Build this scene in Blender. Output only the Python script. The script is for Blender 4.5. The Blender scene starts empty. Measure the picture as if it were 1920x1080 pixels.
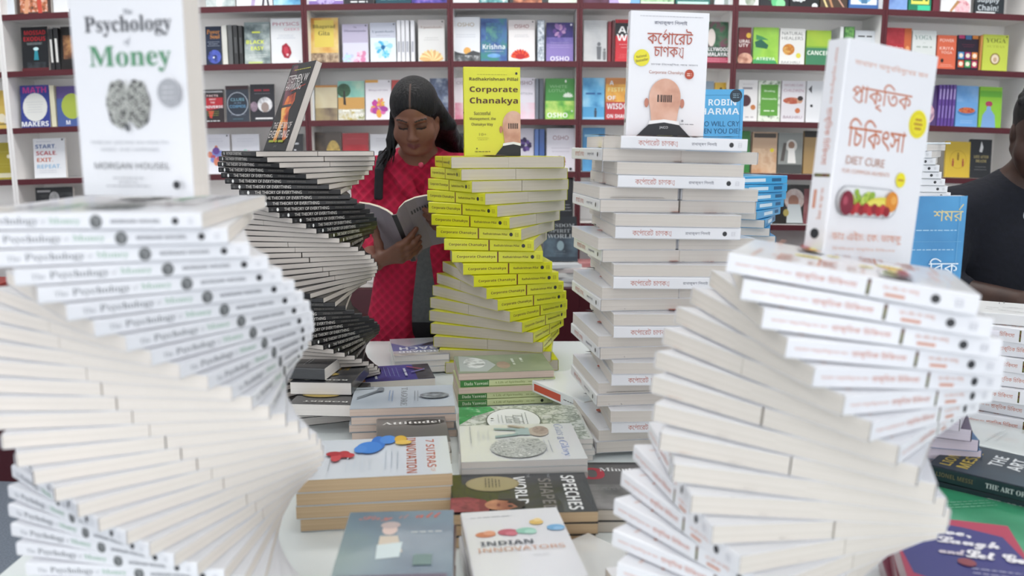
import bpy, bmesh, math, random
import numpy as np
from math import sin, cos, pi, radians
from mathutils import Matrix, Vector
from mathutils.geometry import delaunay_2d_cdt

random.seed(7)
SC = bpy.context.scene
COL = SC.collection

# ------------------------------------------------------------------ camera, world, lights
FPX, PITCH, CAMZ = 1587.0, radians(9.48), 1.30
cam_data = bpy.data.cameras.new('camera')
cam_data.sensor_width = 36.0
cam_data.lens = 36.0 * FPX / 1920.0
cam_data.clip_start = 0.05
cam_data.dof.use_dof = True
cam_data.dof.focus_distance = 1.85
cam_data.dof.aperture_fstop = 3.9
cam = bpy.data.objects.new('camera', cam_data)
COL.objects.link(cam)
cam.location = (0, 0, CAMZ)
cam.rotation_euler = (pi / 2 - PITCH, 0, 0)
SC.camera = cam

world = bpy.data.worlds.new('ambient_fill')
SC.world = world
world.use_nodes = True
bg = world.node_tree.nodes['Background']
bg.inputs[0].default_value = (0.95, 0.97, 1.0, 1)
bg.inputs[1].default_value = 2.25  # added ambient fill through the open rear, lightens covers and shelves

SC.view_settings.view_transform = 'Standard'
SC.view_settings.look = 'None'
SC.view_settings.gamma = 1.0
SC.view_settings.use_curve_mapping = False
SC.view_settings.exposure = -0.06

PANEL_STRENGTH = 6.0
PANELS = [(-1.7, -0.4), (0.0, -0.4), (1.7, -0.4), (-1.7, 1.0), (0.15, 1.25), (1.7, 1.0), (-1.7, 2.75), (0.1, 2.75), (1.7, 2.75), (-0.8, 2.75), (0.95, 2.75), (2.6, 2.75), (-2.6, 2.75)]  # last four are unseen rear panels added to brighten the shelves

# ------------------------------------------------------------------ pixel helpers (1920 x 1080 frame of the photograph)
F_ = Vector((0, cos(PITCH), -sin(PITCH)))
U_ = Vector((0, sin(PITCH), cos(PITCH)))
R_ = Vector((1, 0, 0))
C_ = Vector((0, 0, CAMZ))


def ray(x, y):
    return F_ + R_ * ((x - 960) / FPX) + U_ * ((540 - y) / FPX)


def at_z(x, y, z):
    d = ray(x, y)
    return C_ + d * ((z - CAMZ) / d.z)


def at_y(x, y, Y):
    d = ray(x, y)
    return C_ + d * (Y / d.y)


# ------------------------------------------------------------------ materials
def lin(c):
    if isinstance(c, str):
        c = c.lstrip('#')
        c = [int(c[i:i + 2], 16) / 255 for i in (0, 2, 4)]
    return tuple(((v + 0.055) / 1.055) ** 2.4 if v > 0.04045 else v / 12.92 for v in c) + (1.0,)


MATS = {}


def mat(color, rough=0.45, name=None, coat=0.0, metal=0.0):
    key = (color, rough, coat, metal)
    if key in MATS:
        return MATS[key]
    m = bpy.data.materials.new(name or 'ink_' + color.lstrip('#'))
    m.use_nodes = True
    b = m.node_tree.nodes['Principled BSDF']
    b.inputs['Base Color'].default_value = lin(color)
    b.inputs['Roughness'].default_value = rough
    b.inputs['Metallic'].default_value = metal
    if coat:
        b.inputs['Coat Weight'].default_value = coat
        b.inputs['Coat Roughness'].default_value = 0.05
    MATS[key] = m
    return m


def noise_mat(cols, scale=30.0, rough=0.4, coat=0.0, bump=0.0, contrast=(0.3, 0.7), stretch=(1, 1, 1)):
    """printed picture or woven stuff: a noise pattern running through the colours"""
    key = ('n',) + tuple(cols) + (scale, rough, coat, bump, contrast, stretch)
    if key in MATS:
        return MATS[key]
    m = bpy.data.materials.new('print_' + cols[0].lstrip('#'))
    m.use_nodes = True
    nt = m.node_tree
    b = nt.nodes['Principled BSDF']
    tc = nt.nodes.new('ShaderNodeTexCoord')
    mp = nt.nodes.new('ShaderNodeMapping')
    mp.inputs['Scale'].default_value = stretch
    nz = nt.nodes.new('ShaderNodeTexNoise')
    nz.inputs['Scale'].default_value = scale
    nz.inputs['Detail'].default_value = 3.0
    cr = nt.nodes.new('ShaderNodeValToRGB')
    el = cr.color_ramp.elements
    n = len(cols)
    el[0].position = contrast[0]
    el[0].color = lin(cols[0])
    el[1].position = contrast[1]
    el[1].color = lin(cols[-1])
    for i in range(1, n - 1):
        e = el.new(contrast[0] + (contrast[1] - contrast[0]) * i / (n - 1))
        e.color = lin(cols[i])
    nt.links.new(tc.outputs['Object'], mp.inputs[0])
    nt.links.new(mp.outputs[0], nz.inputs['Vector'])
    nt.links.new(nz.outputs['Fac'], cr.inputs[0])
    nt.links.new(cr.outputs[0], b.inputs['Base Color'])
    b.inputs['Roughness'].default_value = rough
    if coat:
        b.inputs['Coat Weight'].default_value = coat
        b.inputs['Coat Roughness'].default_value = 0.04
    if bump:
        bp = nt.nodes.new('ShaderNodeBump')
        bp.inputs['Strength'].default_value = bump
        bp.inputs['Distance'].default_value = 0.004
        nt.links.new(nz.outputs['Fac'], bp.inputs['Height'])
        nt.links.new(bp.outputs[0], b.inputs['Normal'])
    MATS[key] = m
    return m


def page_mat(c1, c2):
    key = ('page', c1, c2)
    if key in MATS:
        return MATS[key]
    m = bpy.data.materials.new('paper_edges_' + c1.lstrip('#'))
    m.use_nodes = True
    nt = m.node_tree
    b = nt.nodes['Principled BSDF']
    tc = nt.nodes.new('ShaderNodeTexCoord')
    mp = nt.nodes.new('ShaderNodeMapping')
    mp.inputs['Scale'].default_value = (2.0, 2.0, 900.0)
    nz = nt.nodes.new('ShaderNodeTexNoise')
    nz.inputs['Scale'].default_value = 1.0
    nz.inputs['Detail'].default_value = 2.0
    cr = nt.nodes.new('ShaderNodeValToRGB')
    cr.color_ramp.elements[0].color = lin(c1)
    cr.color_ramp.elements[0].position = 0.3
    cr.color_ramp.elements[1].color = lin(c2)
    cr.color_ramp.elements[1].position = 0.7
    nt.links.new(tc.outputs['Object'], mp.inputs[0])
    nt.links.new(mp.outputs[0], nz.inputs['Vector'])
    nt.links.new(nz.outputs['Fac'], cr.inputs[0])
    nt.links.new(cr.outputs[0], b.inputs['Base Color'])
    b.inputs['Roughness'].default_value = 0.85
    MATS[key] = m
    return m


def tile_mat(name, c1, c2, scale, rough):
    m = bpy.data.materials.new(name)
    m.use_nodes = True
    nt = m.node_tree
    b = nt.nodes['Principled BSDF']
    tc = nt.nodes.new('ShaderNodeTexCoord')
    nz = nt.nodes.new('ShaderNodeTexNoise')
    nz.inputs['Scale'].default_value = scale
    nz.inputs['Detail'].default_value = 6
    cr = nt.nodes.new('ShaderNodeValToRGB')
    cr.color_ramp.elements[0].color = lin(c1)
    cr.color_ramp.elements[0].position = 0.35
    cr.color_ramp.elements[1].color = lin(c2)
    cr.color_ramp.elements[1].position = 0.65
    nt.links.new(tc.outputs['Object'], nz.inputs['Vector'])
    nt.links.new(nz.outputs['Fac'], cr.inputs[0])
    nt.links.new(cr.outputs[0], b.inputs['Base Color'])
    b.inputs['Roughness'].default_value = rough
    return m


PAPER = page_mat('#cfc8bd', '#dcd6cc')
PAPER_WARM = page_mat('#c9ad87', '#dcc4a2')
PAPER_WHITE = page_mat('#d9d4ce', '#e6e1dc')
PAPER_PINK = page_mat('#c9b3a4', '#dccabd')


# ------------------------------------------------------------------ object helpers
def link_mesh(name, verts, faces, mats, idx=None, parent=None, smooth=False, loc=None):
    me = bpy.data.meshes.new(name)
    me.from_pydata([tuple(v) for v in verts], [], faces)
    for m in mats:
        me.materials.append(m)
    if idx is not None:
        me.polygons.foreach_set('material_index', idx)
    if smooth:
        me.polygons.foreach_set('use_smooth', [True] * len(me.polygons))
    me.update()
    o = bpy.data.objects.new(name, me)
    COL.objects.link(o)
    if parent is not None:
        o.parent = parent
    if loc is not None:
        o.location = loc
    return o


class MB:
    """collects boxes and other shapes into one mesh"""

    def __init__(self):
        self.v, self.f, self.i, self.m = [], [], [], []

    def mi(self, m):
        if m not in self.m:
            self.m.append(m)
        return self.m.index(m)

    def add(self, vs, fs, m):
        b = len(self.v)
        k = self.mi(m)
        self.v += [tuple(v) for v in vs]
        self.f += [tuple(b + j for j in f) for f in fs]
        self.i += [k] * len(fs)

    def box(self, x0, x1, y0, y1, z0, z1, m, bev=0.0):
        bm = bmesh.new()
        bmesh.ops.create_cube(bm, size=1.0)
        bmesh.ops.scale(bm, vec=(x1 - x0, y1 - y0, z1 - z0), verts=bm.verts)
        bmesh.ops.translate(bm, vec=((x0 + x1) / 2, (y0 + y1) / 2, (z0 + z1) / 2), verts=bm.verts)
        if bev:
            bmesh.ops.bevel(bm, geom=list(bm.edges), offset=bev, segments=2, affect='EDGES')
        bm.verts.index_update()
        self.add([v.co for v in bm.verts], [[v.index for v in f.verts] for f in bm.faces], m)
        bm.free()

    def build(self, name, parent=None, smooth=False, fn=None):
        vs = self.v if fn is None else [fn(v) for v in self.v]
        return link_mesh(name, vs, self.f, self.m, self.i, parent, smooth)


def thing(name, label, cat, group=None, M=None):
    o = bpy.data.objects.new(name, None)
    o.empty_display_size = 0.05
    COL.objects.link(o)
    o['label'] = label
    o['category'] = cat
    if group:
        o['group'] = group
    if M is not None:
        o.matrix_world = M
    return o


def tag(o, label, cat, group=None):
    o['label'] = label
    o['category'] = cat
    if group:
        o['group'] = group
    return o


def struct(o):
    o['kind'] = 'structure'
    return o


def dup(root, M, label, group=None):
    r = root.copy()
    COL.objects.link(r)
    r.matrix_world = M
    r['label'] = label
    if group:
        r['group'] = group
    for ch in list(root.children):
        c = ch.copy()
        COL.objects.link(c)
        c.parent = r
        for g in list(ch.children):
            d = g.copy()
            COL.objects.link(d)
            d.parent = c
    return r


def pose(loc, yaw=0.0, tilt=0.0, roll=0.0):
    """yaw about z, then roll about the view axis (clockwise seen from the front), all about loc"""
    return Matrix.Translation(loc) @ Matrix.Rotation(roll, 4, 'Y') @ Matrix.Rotation(yaw, 4, 'Z') @ Matrix.Rotation(tilt, 4, 'X')


# ------------------------------------------------------------------ lettering
_font_curve = bpy.data.curves.new('lettering', 'FONT')
_font_obj = bpy.data.objects.new('lettering', _font_curve)
_font_curve.fill_mode = 'NONE'
STY = {'b': (0x1D5D4, 0x1D5EE), 's': (0x1D400, 0x1D41A), 'i': (0x1D434, 0x1D44E), 'k': (0x1D4D0, 0x1D4EA), 'a': (0x1D608, 0x1D622), 'q': (0x1D5A0, 0x1D5BA)}
_tc = {}


def styled(s, st):
    if st not in STY:
        return s
    U, L = STY[st]
    out = ''
    for ch in s:
        if 'A' <= ch <= 'Z':
            out += chr(U + ord(ch) - 65)
        elif 'a' <= ch <= 'z':
            out += '\u210e' if (st == 'i' and ch == 'h') else chr(L + ord(ch) - 97)
        elif '0' <= ch <= '9' and st in 'bs':
            out += chr((0x1D7EC if st == 'b' else 0x1D7CE) + ord(ch) - 48)
        else:
            out += ch
    return out


def text_shape(s, st='n', res=3):
    key = (s, st, res)
    if key in _tc:
        return _tc[key]
    _font_curve.resolution_u = res
    _font_curve.body = styled(s, st)
    me = bpy.data.meshes.new_from_object(_font_obj)
    n = len(me.vertices)
    V = [(v.co.x, v.co.y) for v in me.vertices]
    adj = [[] for _ in range(n)]
    for e in me.edges:
        a, b = e.vertices
        adj[a].append(b)
        adj[b].append(a)
    bpy.data.meshes.remove(me)
    seen = [False] * n
    loops = []
    for i in range(n):
        if seen[i]:
            continue
        loop = [i]
        seen[i] = True
        cur = i
        while True:
            nx = [j for j in adj[cur] if not seen[j]]
            if not nx:
                break
            cur = min(nx) if len(loop) == 1 else nx[0]
            seen[cur] = True
            loop.append(cur)
        if len(loop) > 2:
            loops.append([V[j] for j in loop])
    # group loops by letter (overlapping x ranges) and fill each by winding number
    boxes = [(min(p[0] for p in l), max(p[0] for p in l), l) for l in loops]
    boxes.sort(key=lambda b: b[0])
    groups = []
    for x0, x1, l in boxes:
        if groups and x0 < groups[-1][0] and len(groups[-1][1]) < 12:
            groups[-1][0] = max(groups[-1][0], x1)
            groups[-1][1].append(l)
        else:
            groups.append([x1, [l]])
    vs, fs = [], []
    for _, ls in groups:
        pts, eds = [], []
        for l in ls:
            b = len(pts)
            pts += [Vector(p) for p in l]
            eds += [(b + k, b + (k + 1) % len(l)) for k in range(len(l))]
        ov, oe, of, *_r = delaunay_2d_cdt(pts, eds, [], 0, 1e-5)
        E = np.array([[l[k - 1] + l[k] for k in range(len(l))] for l in ls for _z in (0,)], dtype=object)
        segs = np.array([l[k - 1] + l[k] for l in ls for k in range(len(l))], float)
        used = {}
        for t in of:
            cx = sum(ov[j].x for j in t) / 3
            cy = sum(ov[j].y for j in t) / 3
            up = (segs[:, 1] <= cy) & (segs[:, 3] > cy)
            dn = (segs[:, 1] > cy) & (segs[:, 3] <= cy)
            sd = (segs[:, 2] - segs[:, 0]) * (cy - segs[:, 1]) - (cx - segs[:, 0]) * (segs[:, 3] - segs[:, 1])
            w = np.sum(up & (sd > 0)) - np.sum(dn & (sd < 0))
            if w != 0:
                q = []
                for j in t:
                    if j not in used:
                        used[j] = len(vs)
                        vs.append((ov[j].x, ov[j].y))
                    q.append(used[j])
                fs.append(tuple(q))
    if not vs:
        vs, fs = [(0, 0), (1, 0), (1, 1)], [(0, 1, 2)]
    _tc[key] = (np.array(vs, float), fs)
    return _tc[key]


# Bengali lettering in visual order; the joined signs are added as pen strokes
def stroke(pts, w):
    vs, fs = [], []
    for k in range(len(pts) - 1):
        (x0, y0), (x1, y1) = pts[k], pts[k + 1]
        L = math.hypot(x1 - x0, y1 - y0) or 1e-6
        nx, ny = -(y1 - y0) / L * w / 2, (x1 - x0) / L * w / 2
        ex, ey = (x1 - x0) / L * w * 0.3, (y1 - y0) / L * w * 0.3
        b = len(vs)
        vs += [(x0 - nx - ex, y0 - ny - ey), (x1 - nx + ex, y1 - ny + ey), (x1 + nx + ex, y1 + ny + ey), (x0 + nx - ex, y0 + ny - ey)]
        fs.append((b, b + 1, b + 2, b + 3))
    return vs, fs


def word(s, extra=()):
    """a Bengali word: base letters plus strokes placed in em units"""
    vs, fs = text_shape(s)
    vs = [tuple(v) for v in vs]
    fs = list(fs)
    for pts, w in extra:
        a, b = stroke(pts, w)
        k = len(vs)
        vs += a
        fs += [tuple(k + j for j in f) for f in b]
    return np.array(vs, float), fs


class Art:
    """printing on one face of a cover, in metres; later marks lie over earlier ones"""

    def __init__(self, w, h):
        self.w, self.h = w, h
        self.items = []

    def raw(self, vs, fs, m):
        self.items.append((np.asarray(vs, float), fs, m))

    def poly(self, pts, m):
        self.raw(pts, [tuple(range(len(pts)))], m)

    def rect(self, x0, y0, x1, y1, m):
        self.poly([(x0, y0), (x1, y0), (x1, y1), (x0, y1)], m)

    def ell(self, cx, cy, rx, ry, m, n=20, rot=0.0):
        P = []
        for k in range(n):
            a = 2 * pi * k / n
            x, y = rx * cos(a), ry * sin(a)
            P.append((cx + x * cos(rot) - y * sin(rot), cy + x * sin(rot) + y * cos(rot)))
        self.poly(P, m)

    def line(self, pts, w, m):
        vs, fs = stroke(pts, w)
        self.raw(vs, fs, m)

    def text(self, shape, cx, cy, w=None, h=None, m=None, rot=0.0, shear=0.0, st='n'):
        vs, fs = text_shape(shape, st) if isinstance(shape, str) else shape
        lo, hi = vs.min(0), vs.max(0)
        sz = np.maximum(hi - lo, 1e-6)
        sx = w / sz[0] if w else h / sz[1]
        sy = h / sz[1] if h else sx
        p = (vs - (lo + hi) / 2) * [sx, sy]
        p[:, 0] += shear * p[:, 1]
        c, s = cos(rot), sin(rot)
        q = np.stack([cx + p[:, 0] * c - p[:, 1] * s, cy + p[:, 0] * s + p[:, 1] * c], 1)
        self.raw(q, fs, m)

    def lotus(self, cx, cy, r, n, m1, m2, squash=0.75):
        for k in range(n):
            a = pi * (0.06 + 0.88 * k / (n - 1))
            x, y = cos(a) * r * 0.52, sin(a) * r * 0.52 * squash
            self.ell(cx + x, cy + y, r * 0.5, r * 0.17, m1 if k % 2 else m2, 10, math.atan2(y, x))

    def burst(self, cx, cy, r, n, ms):
        rr = random.Random(int(cx * 1e5) + n)
        for k in range(n):
            a = 2 * pi * k / n + rr.random() * .5
            d = r * (0.25 + 0.4 * rr.random())
            self.ell(cx + cos(a) * d, cy + sin(a) * d, r * (.22 + .2 * rr.random()), r * (.16 + .14 * rr.random()), ms[k % len(ms)], 12, a)

    def bars(self, cx, cy, n, w, dy, m, th=0.0012):
        """lines too small to read in the photograph"""
        rr = random.Random(n + int(cy * 1e4))
        for k in range(n):
            y = cy - dy * (k - (n - 1) / 2)
            ww = w * (0.72 + 0.28 * rr.random())
            x = cx - ww / 2
            while x < cx + ww / 2:
                l = th * (2.5 + 4 * rr.random())
                self.rect(x, y - th / 2, min(x + l, cx + ww / 2), y + th / 2, m)
                x += l + th * 1.2


# ------------------------------------------------------------------ books
# book frame: lies flat, base centre at the origin; spine faces -y, head towards -x, front cover up (+z)
def book_cover_mesh(w, h, t, base, spine_m=None, front=None, spine=None, ct=0.0006, back_m=None, flush=0.0):
    mb = MB()
    r = min(t * 0.22, 0.0022)
    prof_o = []
    prof_o.append((w / 2, t))
    ysp = -w / 2
    for k in range(4):
        a = pi / 2 + (pi / 2) * k / 3
        prof_o.append((ysp + r + r * cos(a), t - r + r * sin(a)))
    for k in range(4):
        a = pi + (pi / 2) * k / 3
        prof_o.append((ysp + r + r * cos(a), r + r * sin(a)))
    prof_o.append((w / 2, 0))
    prof_i = [(w / 2, t - ct), (ysp + ct + r * .5, t - ct), (ysp + ct, t - ct - r * .5), (ysp + ct, ct + r * .5), (ysp + ct + r * .5, ct), (w / 2, ct)]
    n, k2 = len(prof_o), len(prof_i)
    vs = []
    for x in (-h / 2, h / 2):
        vs += [(x, y, z) for y, z in prof_o] + [(x, y, z) for y, z in prof_i]
    N = n + k2
    spine_m = spine_m or base
    back_m = back_m or base
    for k in range(n - 1):
        m = base if k == 0 else (back_m if k == n - 2 else spine_m)
        mb.add([vs[k], vs[k + 1], vs[N + k + 1], vs[N + k]], [(0, 1, 2, 3)], m)
    for k in range(k2 - 1):
        a = n + k
        mb.add([vs[a + 1], vs[a], vs[N + a], vs[N + a + 1]], [(0, 1, 2, 3)], base)
    for e in (0, N):
        for (a, b, c, d) in ((0, 1, n + 1, n), (1, 4, n + 2, n + 1), (4, 5, n + 3, n + 2), (5, 8, n + 4, n + 3), (8, 9, n + 5, n + 4)):
            mb.add([vs[e + a], vs[e + b], vs[e + c], vs[e + d]], [(0, 1, 2, 3)], base)
    mb.add([vs[0], vs[n], vs[N + n], vs[N]], [(0, 1, 2, 3)], base)
    mb.add([vs[n - 1], vs[n + k2 - 1], vs[N + n + k2 - 1], vs[N + n - 1]], [(0, 1, 2, 3)], back_m)
    OFF = 0.00009
    if front:
        for k, (p, fs, m) in enumerate(front.items):
            z = t + OFF * (k + 1)
            mb.add([(h / 2 - v, -w / 2 + u, z) for u, v in p], fs, m)
    if spine:
        for k, (p, fs, m) in enumerate(spine.items):
            y = -w / 2 - OFF * (k + 1)
            mb.add([(-h / 2 + s, y, q) for s, q in p], fs, m)
    return mb


def make_book(w, h, t, base, label, M, group=None, spine_m=None, front=None, spine=None, paper=None, name='paperback_book', back_m=None):
    root = thing(name, label, 'book', group)
    root.matrix_world = M
    book_cover_mesh(w, h, t, base, spine_m, front, spine, back_m=back_m).build('cover', root)
    pg = MB()
    ct = 0.0007
    pg.box(-h / 2 + 0.0003, h / 2 - 0.0003, -w / 2 + 0.0016, w / 2 - 0.0004, ct, t - ct, paper or PAPER)
    pg.build('page_block', root)
    return root


def stand(loc_base, yaw=0.0, lean=0.0, roll=0.0, t=0.02, w=0.13, h=0.2):
    """matrix for a book standing on its tail, cover to the viewer; loc_base is the middle of its front bottom edge"""
    up = Vector((0, 0, 1))
    right = Vector((1, 0, 0))
    nrm = Vector((0, -1, 0))
    B = Matrix((( -up.x, right.x, nrm.x), (-up.y, right.y, nrm.y), (-up.z, right.z, nrm.z))).to_4x4()
    # local: x=-up, y=right, z=normal; move so that the front bottom edge centre sits at the origin
    L = Matrix.Translation((-h / 2, 0, -t))
    return Matrix.Translation(loc_base) @ Matrix.Rotation(yaw, 4, 'Z') @ Matrix.Rotation(roll, 4, 'Y') @ Matrix.Rotation(-lean, 4, 'X') @ B @ L


ORD1 = ['', 'first', 'second', 'third', 'fourth', 'fifth', 'sixth', 'seventh', 'eighth', 'ninth', 'tenth', 'eleventh', 'twelfth', 'thirteenth', 'fourteenth', 'fifteenth', 'sixteenth', 'seventeenth', 'eighteenth', 'nineteenth']
TENS = {20: ('twentieth', 'twenty'), 30: ('thirtieth', 'thirty'), 40: ('fortieth', 'forty'), 50: ('fiftieth', 'fifty')}


def ordinal(n):
    if n < 20:
        return ORD1[n]
    t, u = n // 10 * 10, n % 10
    return TENS[t][0] if u == 0 else TENS[t][1] + '-' + ORD1[u]


def side_word(a, extra=0.0):
    """which way a spine facing -y points after a turn by a"""
    a = (a + extra) % (2 * pi)
    x, y = sin(a), -cos(a)
    if abs(y) >= abs(x):
        return 'front' if y < 0 else 'back'
    return 'right' if x > 0 else 'left'


def spiral(proto, N, X, Y, zt, pitch, w, yaw_fn, what, group, gap=0.0, tilt_fn=None, jit=0.0, zfloor=0.7505, t=None, top=None, drift=(0.0, 0.0)):
    """two books to a layer, fore-edges together; the layers turn about the stack's axis"""
    rr = random.Random(N)
    first = True
    for k in range(N):
        a = yaw_fn(k)
        zb = zt - pitch * k - (t or pitch)
        if zb < zfloor - 1e-4:
            break
        for s in (0, 1):
            A = a + s * pi + rr.uniform(-jit, jit)
            off = Matrix.Rotation(A, 4, 'Z') @ Matrix.Translation((0, -w / 2 - gap, 0))
            ry = tilt_fn(k) if tilt_fn else 0.0
            M = Matrix.Translation((X + drift[0] * k, Y + drift[1] * k, zb)) @ Matrix.Rotation(ry, 4, 'Y') @ off
            lab = '%s, %s layer down, spine turned %s' % (what, ordinal(k + 1), side_word(a, s * pi))
            if k == 0 and top:
                top(lab, M)['group'] = group
            elif first:
                proto.matrix_world = M
                proto['label'] = lab
                proto['group'] = group
                first = False
            else:
                dup(proto, M, lab, group)


# ------------------------------------------------------------------ room shell
WHITE_WALL = tile_mat('painted_plaster', '#dfe2e6', '#e6e8ea', 6.0, 0.7)
FLOOR_M = tile_mat('grey_blue_carpet', '#6f7986', '#828c99', 160.0, 0.9)
CEIL_M = tile_mat('ceiling_board', '#e4e6e8', '#ececec', 9.0, 0.8)
MAROON = mat('#571a24', 0.55, 'maroon_laminate')
MAROON_DK = mat('#4a1720', 0.4, 'dark_maroon_laminate')
SHELFWHITE = mat('#f7f5f3', 0.5, 'white_laminate')

mb = MB(); mb.box(-4.2, 4.2, -3.0, 4.6, -0.1, 0.0, FLOOR_M); struct(mb.build('floor'))
mb = MB(); mb.box(-4.2, 4.2, -3.0, 4.6, 3.0, 3.1, CEIL_M); struct(mb.build('ceiling'))
mb = MB(); mb.box(-4.2, 4.2, 4.5, 4.6, 0.0, 3.0, WHITE_WALL); struct(mb.build('wall_back'))
mb = MB(); mb.box(-4.3, -4.2, -3.0, 4.6, 0.0, 3.0, WHITE_WALL); struct(mb.build('wall_left'))
mb = MB(); mb.box(4.2, 4.3, -3.0, 4.6, 0.0, 3.0, WHITE_WALL); struct(mb.build('wall_right'))

lampm = bpy.data.materials.new('lit_diffuser')
lampm.use_nodes = True
nt = lampm.node_tree
em = nt.nodes.new('ShaderNodeEmission')
em.inputs[0].default_value = (1.0, 0.985, 0.96, 1)
em.inputs[1].default_value = PANEL_STRENGTH
nt.links.new(em.outputs[0], nt.nodes['Material Output'].inputs[0])
lampr = lampm.copy()
lampr.name = 'lit_diffuser_rear_row'
lampr.node_tree.nodes['Emission'].inputs[1].default_value = PANEL_STRENGTH * 1.5  # rear row boosted above the others to lighten the shelves
WHITE_METAL = mat('#e8e8e8', 0.4, 'white_metal')
for k, (x, y) in enumerate(PANELS):
    lab = 'square white ceiling light panel, %s row, %s from the left' % (('front', 'front', 'front', 'middle', 'middle', 'middle', 'rear', 'rear', 'rear', 'rear', 'rear', 'rear', 'rear')[k], ordinal((1, 2, 3, 1, 2, 3, 2, 4, 6, 3, 5, 7, 1)[k]))
    t = thing('ceiling_light', lab, 'light', 'light panels on the ceiling', Matrix.Translation((x, y, 3.0)))
    f = MB()
    f.box(-.32, .32, -.32, -.30, -.035, 0, WHITE_METAL); f.box(-.32, .32, .30, .32, -.035, 0, WHITE_METAL)
    f.box(-.32, -.30, -.30, .30, -.035, 0, WHITE_METAL); f.box(.30, .32, -.30, .30, -.035, 0, WHITE_METAL)
    f.build('frame', t)
    d = MB(); d.box(-.298, .298, -.298, .298, -.025, -.005, lampr if k > 5 else lampm); d.build('diffuser', t)

# ------------------------------------------------------------------ the run of bookcases along the back wall
YS = 3.65                                     # front of the shelves in the middle of the run


def bend(v):
    x, y, z = v
    return (x, y + 0.018 * x * x, z - 0.0078 * x * x * min(1.0, max(0.0, z / 0.9)))


XB = [at_y(p, 120, YS).x for p in (-286, -16, 290, 572, 845, 1086, 1377, 1662, 1958)]
ZB = [at_y(965, y, YS).z for y in (-110, 5, 114.5, 223.5, 322, 418)]     # tops of the shelf boards, upper to lower
ZLEDGE = at_y(1050, 541, 3.47).z
ZTOP = ZB[0] + 0.36
DEP = 0.21
BAYN = ['far left', 'left end', 'second left', 'left of the girl', 'centre', 'right of centre', 'second right', 'right end']
BAYL = ['white bookcase bay with maroon shelf edges at the far left, cut by the frame',
        'white bookcase bay with the round-dial math book and the four-colour-words book',
        'white bookcase bay hidden behind the big standing white brain book',
        'white bookcase bay with the red gem book and the dark space books',
        'white bookcase bay with maroon edges behind the reading girl',
        'white bookcase bay with maroon edges behind the standing yellow book',
        'white bookcase bay with maroon edges behind the tall white stack',
        'white bookcase bay at the right end with the yoga books']
BAYL = BAYL[:3] + ['white bookcase bay with dark science books behind the tilted black book', 'white bookcase bay with maroon edges directly behind the reading girl'] + BAYL[5:]


def seg(mbx, x0, x1, y0, y1, z0, z1, m, n=6):
    """a board cut along x so that it follows the slight bow of the run"""
    for k in range(n):
        a = x0 + (x1 - x0) * k / n
        b = x0 + (x1 - x0) * (k + 1) / n
        P = [(a, y0, z0), (b, y0, z0), (b, y1, z0), (a, y1, z0), (a, y0, z1), (b, y0, z1), (b, y1, z1), (a, y1, z1)]
        F = [(0, 3, 2, 1), (4, 5, 6, 7), (0, 1, 5, 4), (2, 3, 7, 6)]
        if k == 0:
            F.append((3, 0, 4, 7))
        if k == n - 1:
            F.append((1, 2, 6, 5))
        mbx.add(P, F, m)


for k in range(8):
    x0, x1 = XB[k] + 0.0006, XB[k + 1] - 0.0006
    root = thing('bookcase', BAYL[k], 'bookcase', None)
    p = MB(); seg(p, x0, x1, YS + DEP, YS + DEP + .012, ZLEDGE, ZTOP, SHELFWHITE); p.build('back_panel', root, fn=bend)
    for (a, b, last) in ((x0, x0 + .012, False), (x1 - .012, x1, True)):
        p = MB(); seg(p, a, b, YS + .004, YS + DEP, ZLEDGE, ZTOP, SHELFWHITE, 1)
        edge = SHELFWHITE if (k == 0 and last) or (k == 1 and not last) else MAROON
        seg(p, a, b, YS, YS + .004, ZLEDGE, ZTOP, edge, 1)
        p.build('side_panel', root, fn=bend)
    for z in ZB + [ZTOP]:
        p = MB(); seg(p, x0 + .0125, x1 - .0125, YS + .004, YS + DEP - .0005, z - .018, z, SHELFWHITE)
        b = p.build('shelf_board', root, fn=bend)
        e = MB(); seg(e, x0 + .0125, x1 - .0125, YS - .001, YS + .0035, z - .024, z + .0005, MAROON); e.build('front_edge', b, fn=bend)
    p = MB(); seg(p, x0, x1, YS - (.56 if k < 3 else .18), YS + DEP, 0.0, ZLEDGE - .0005, MAROON_DK); p.build('base_cabinet', root, fn=bend)

# ------------------------------------------------------------------ books on the shelves
ROWN = ['cut-off top shelf', 'upper shelf', 'middle shelf', 'third shelf', 'low shelf']
W8, K8, G8 = '#e9ebee', '#17181c', '#8b8f96'


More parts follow.
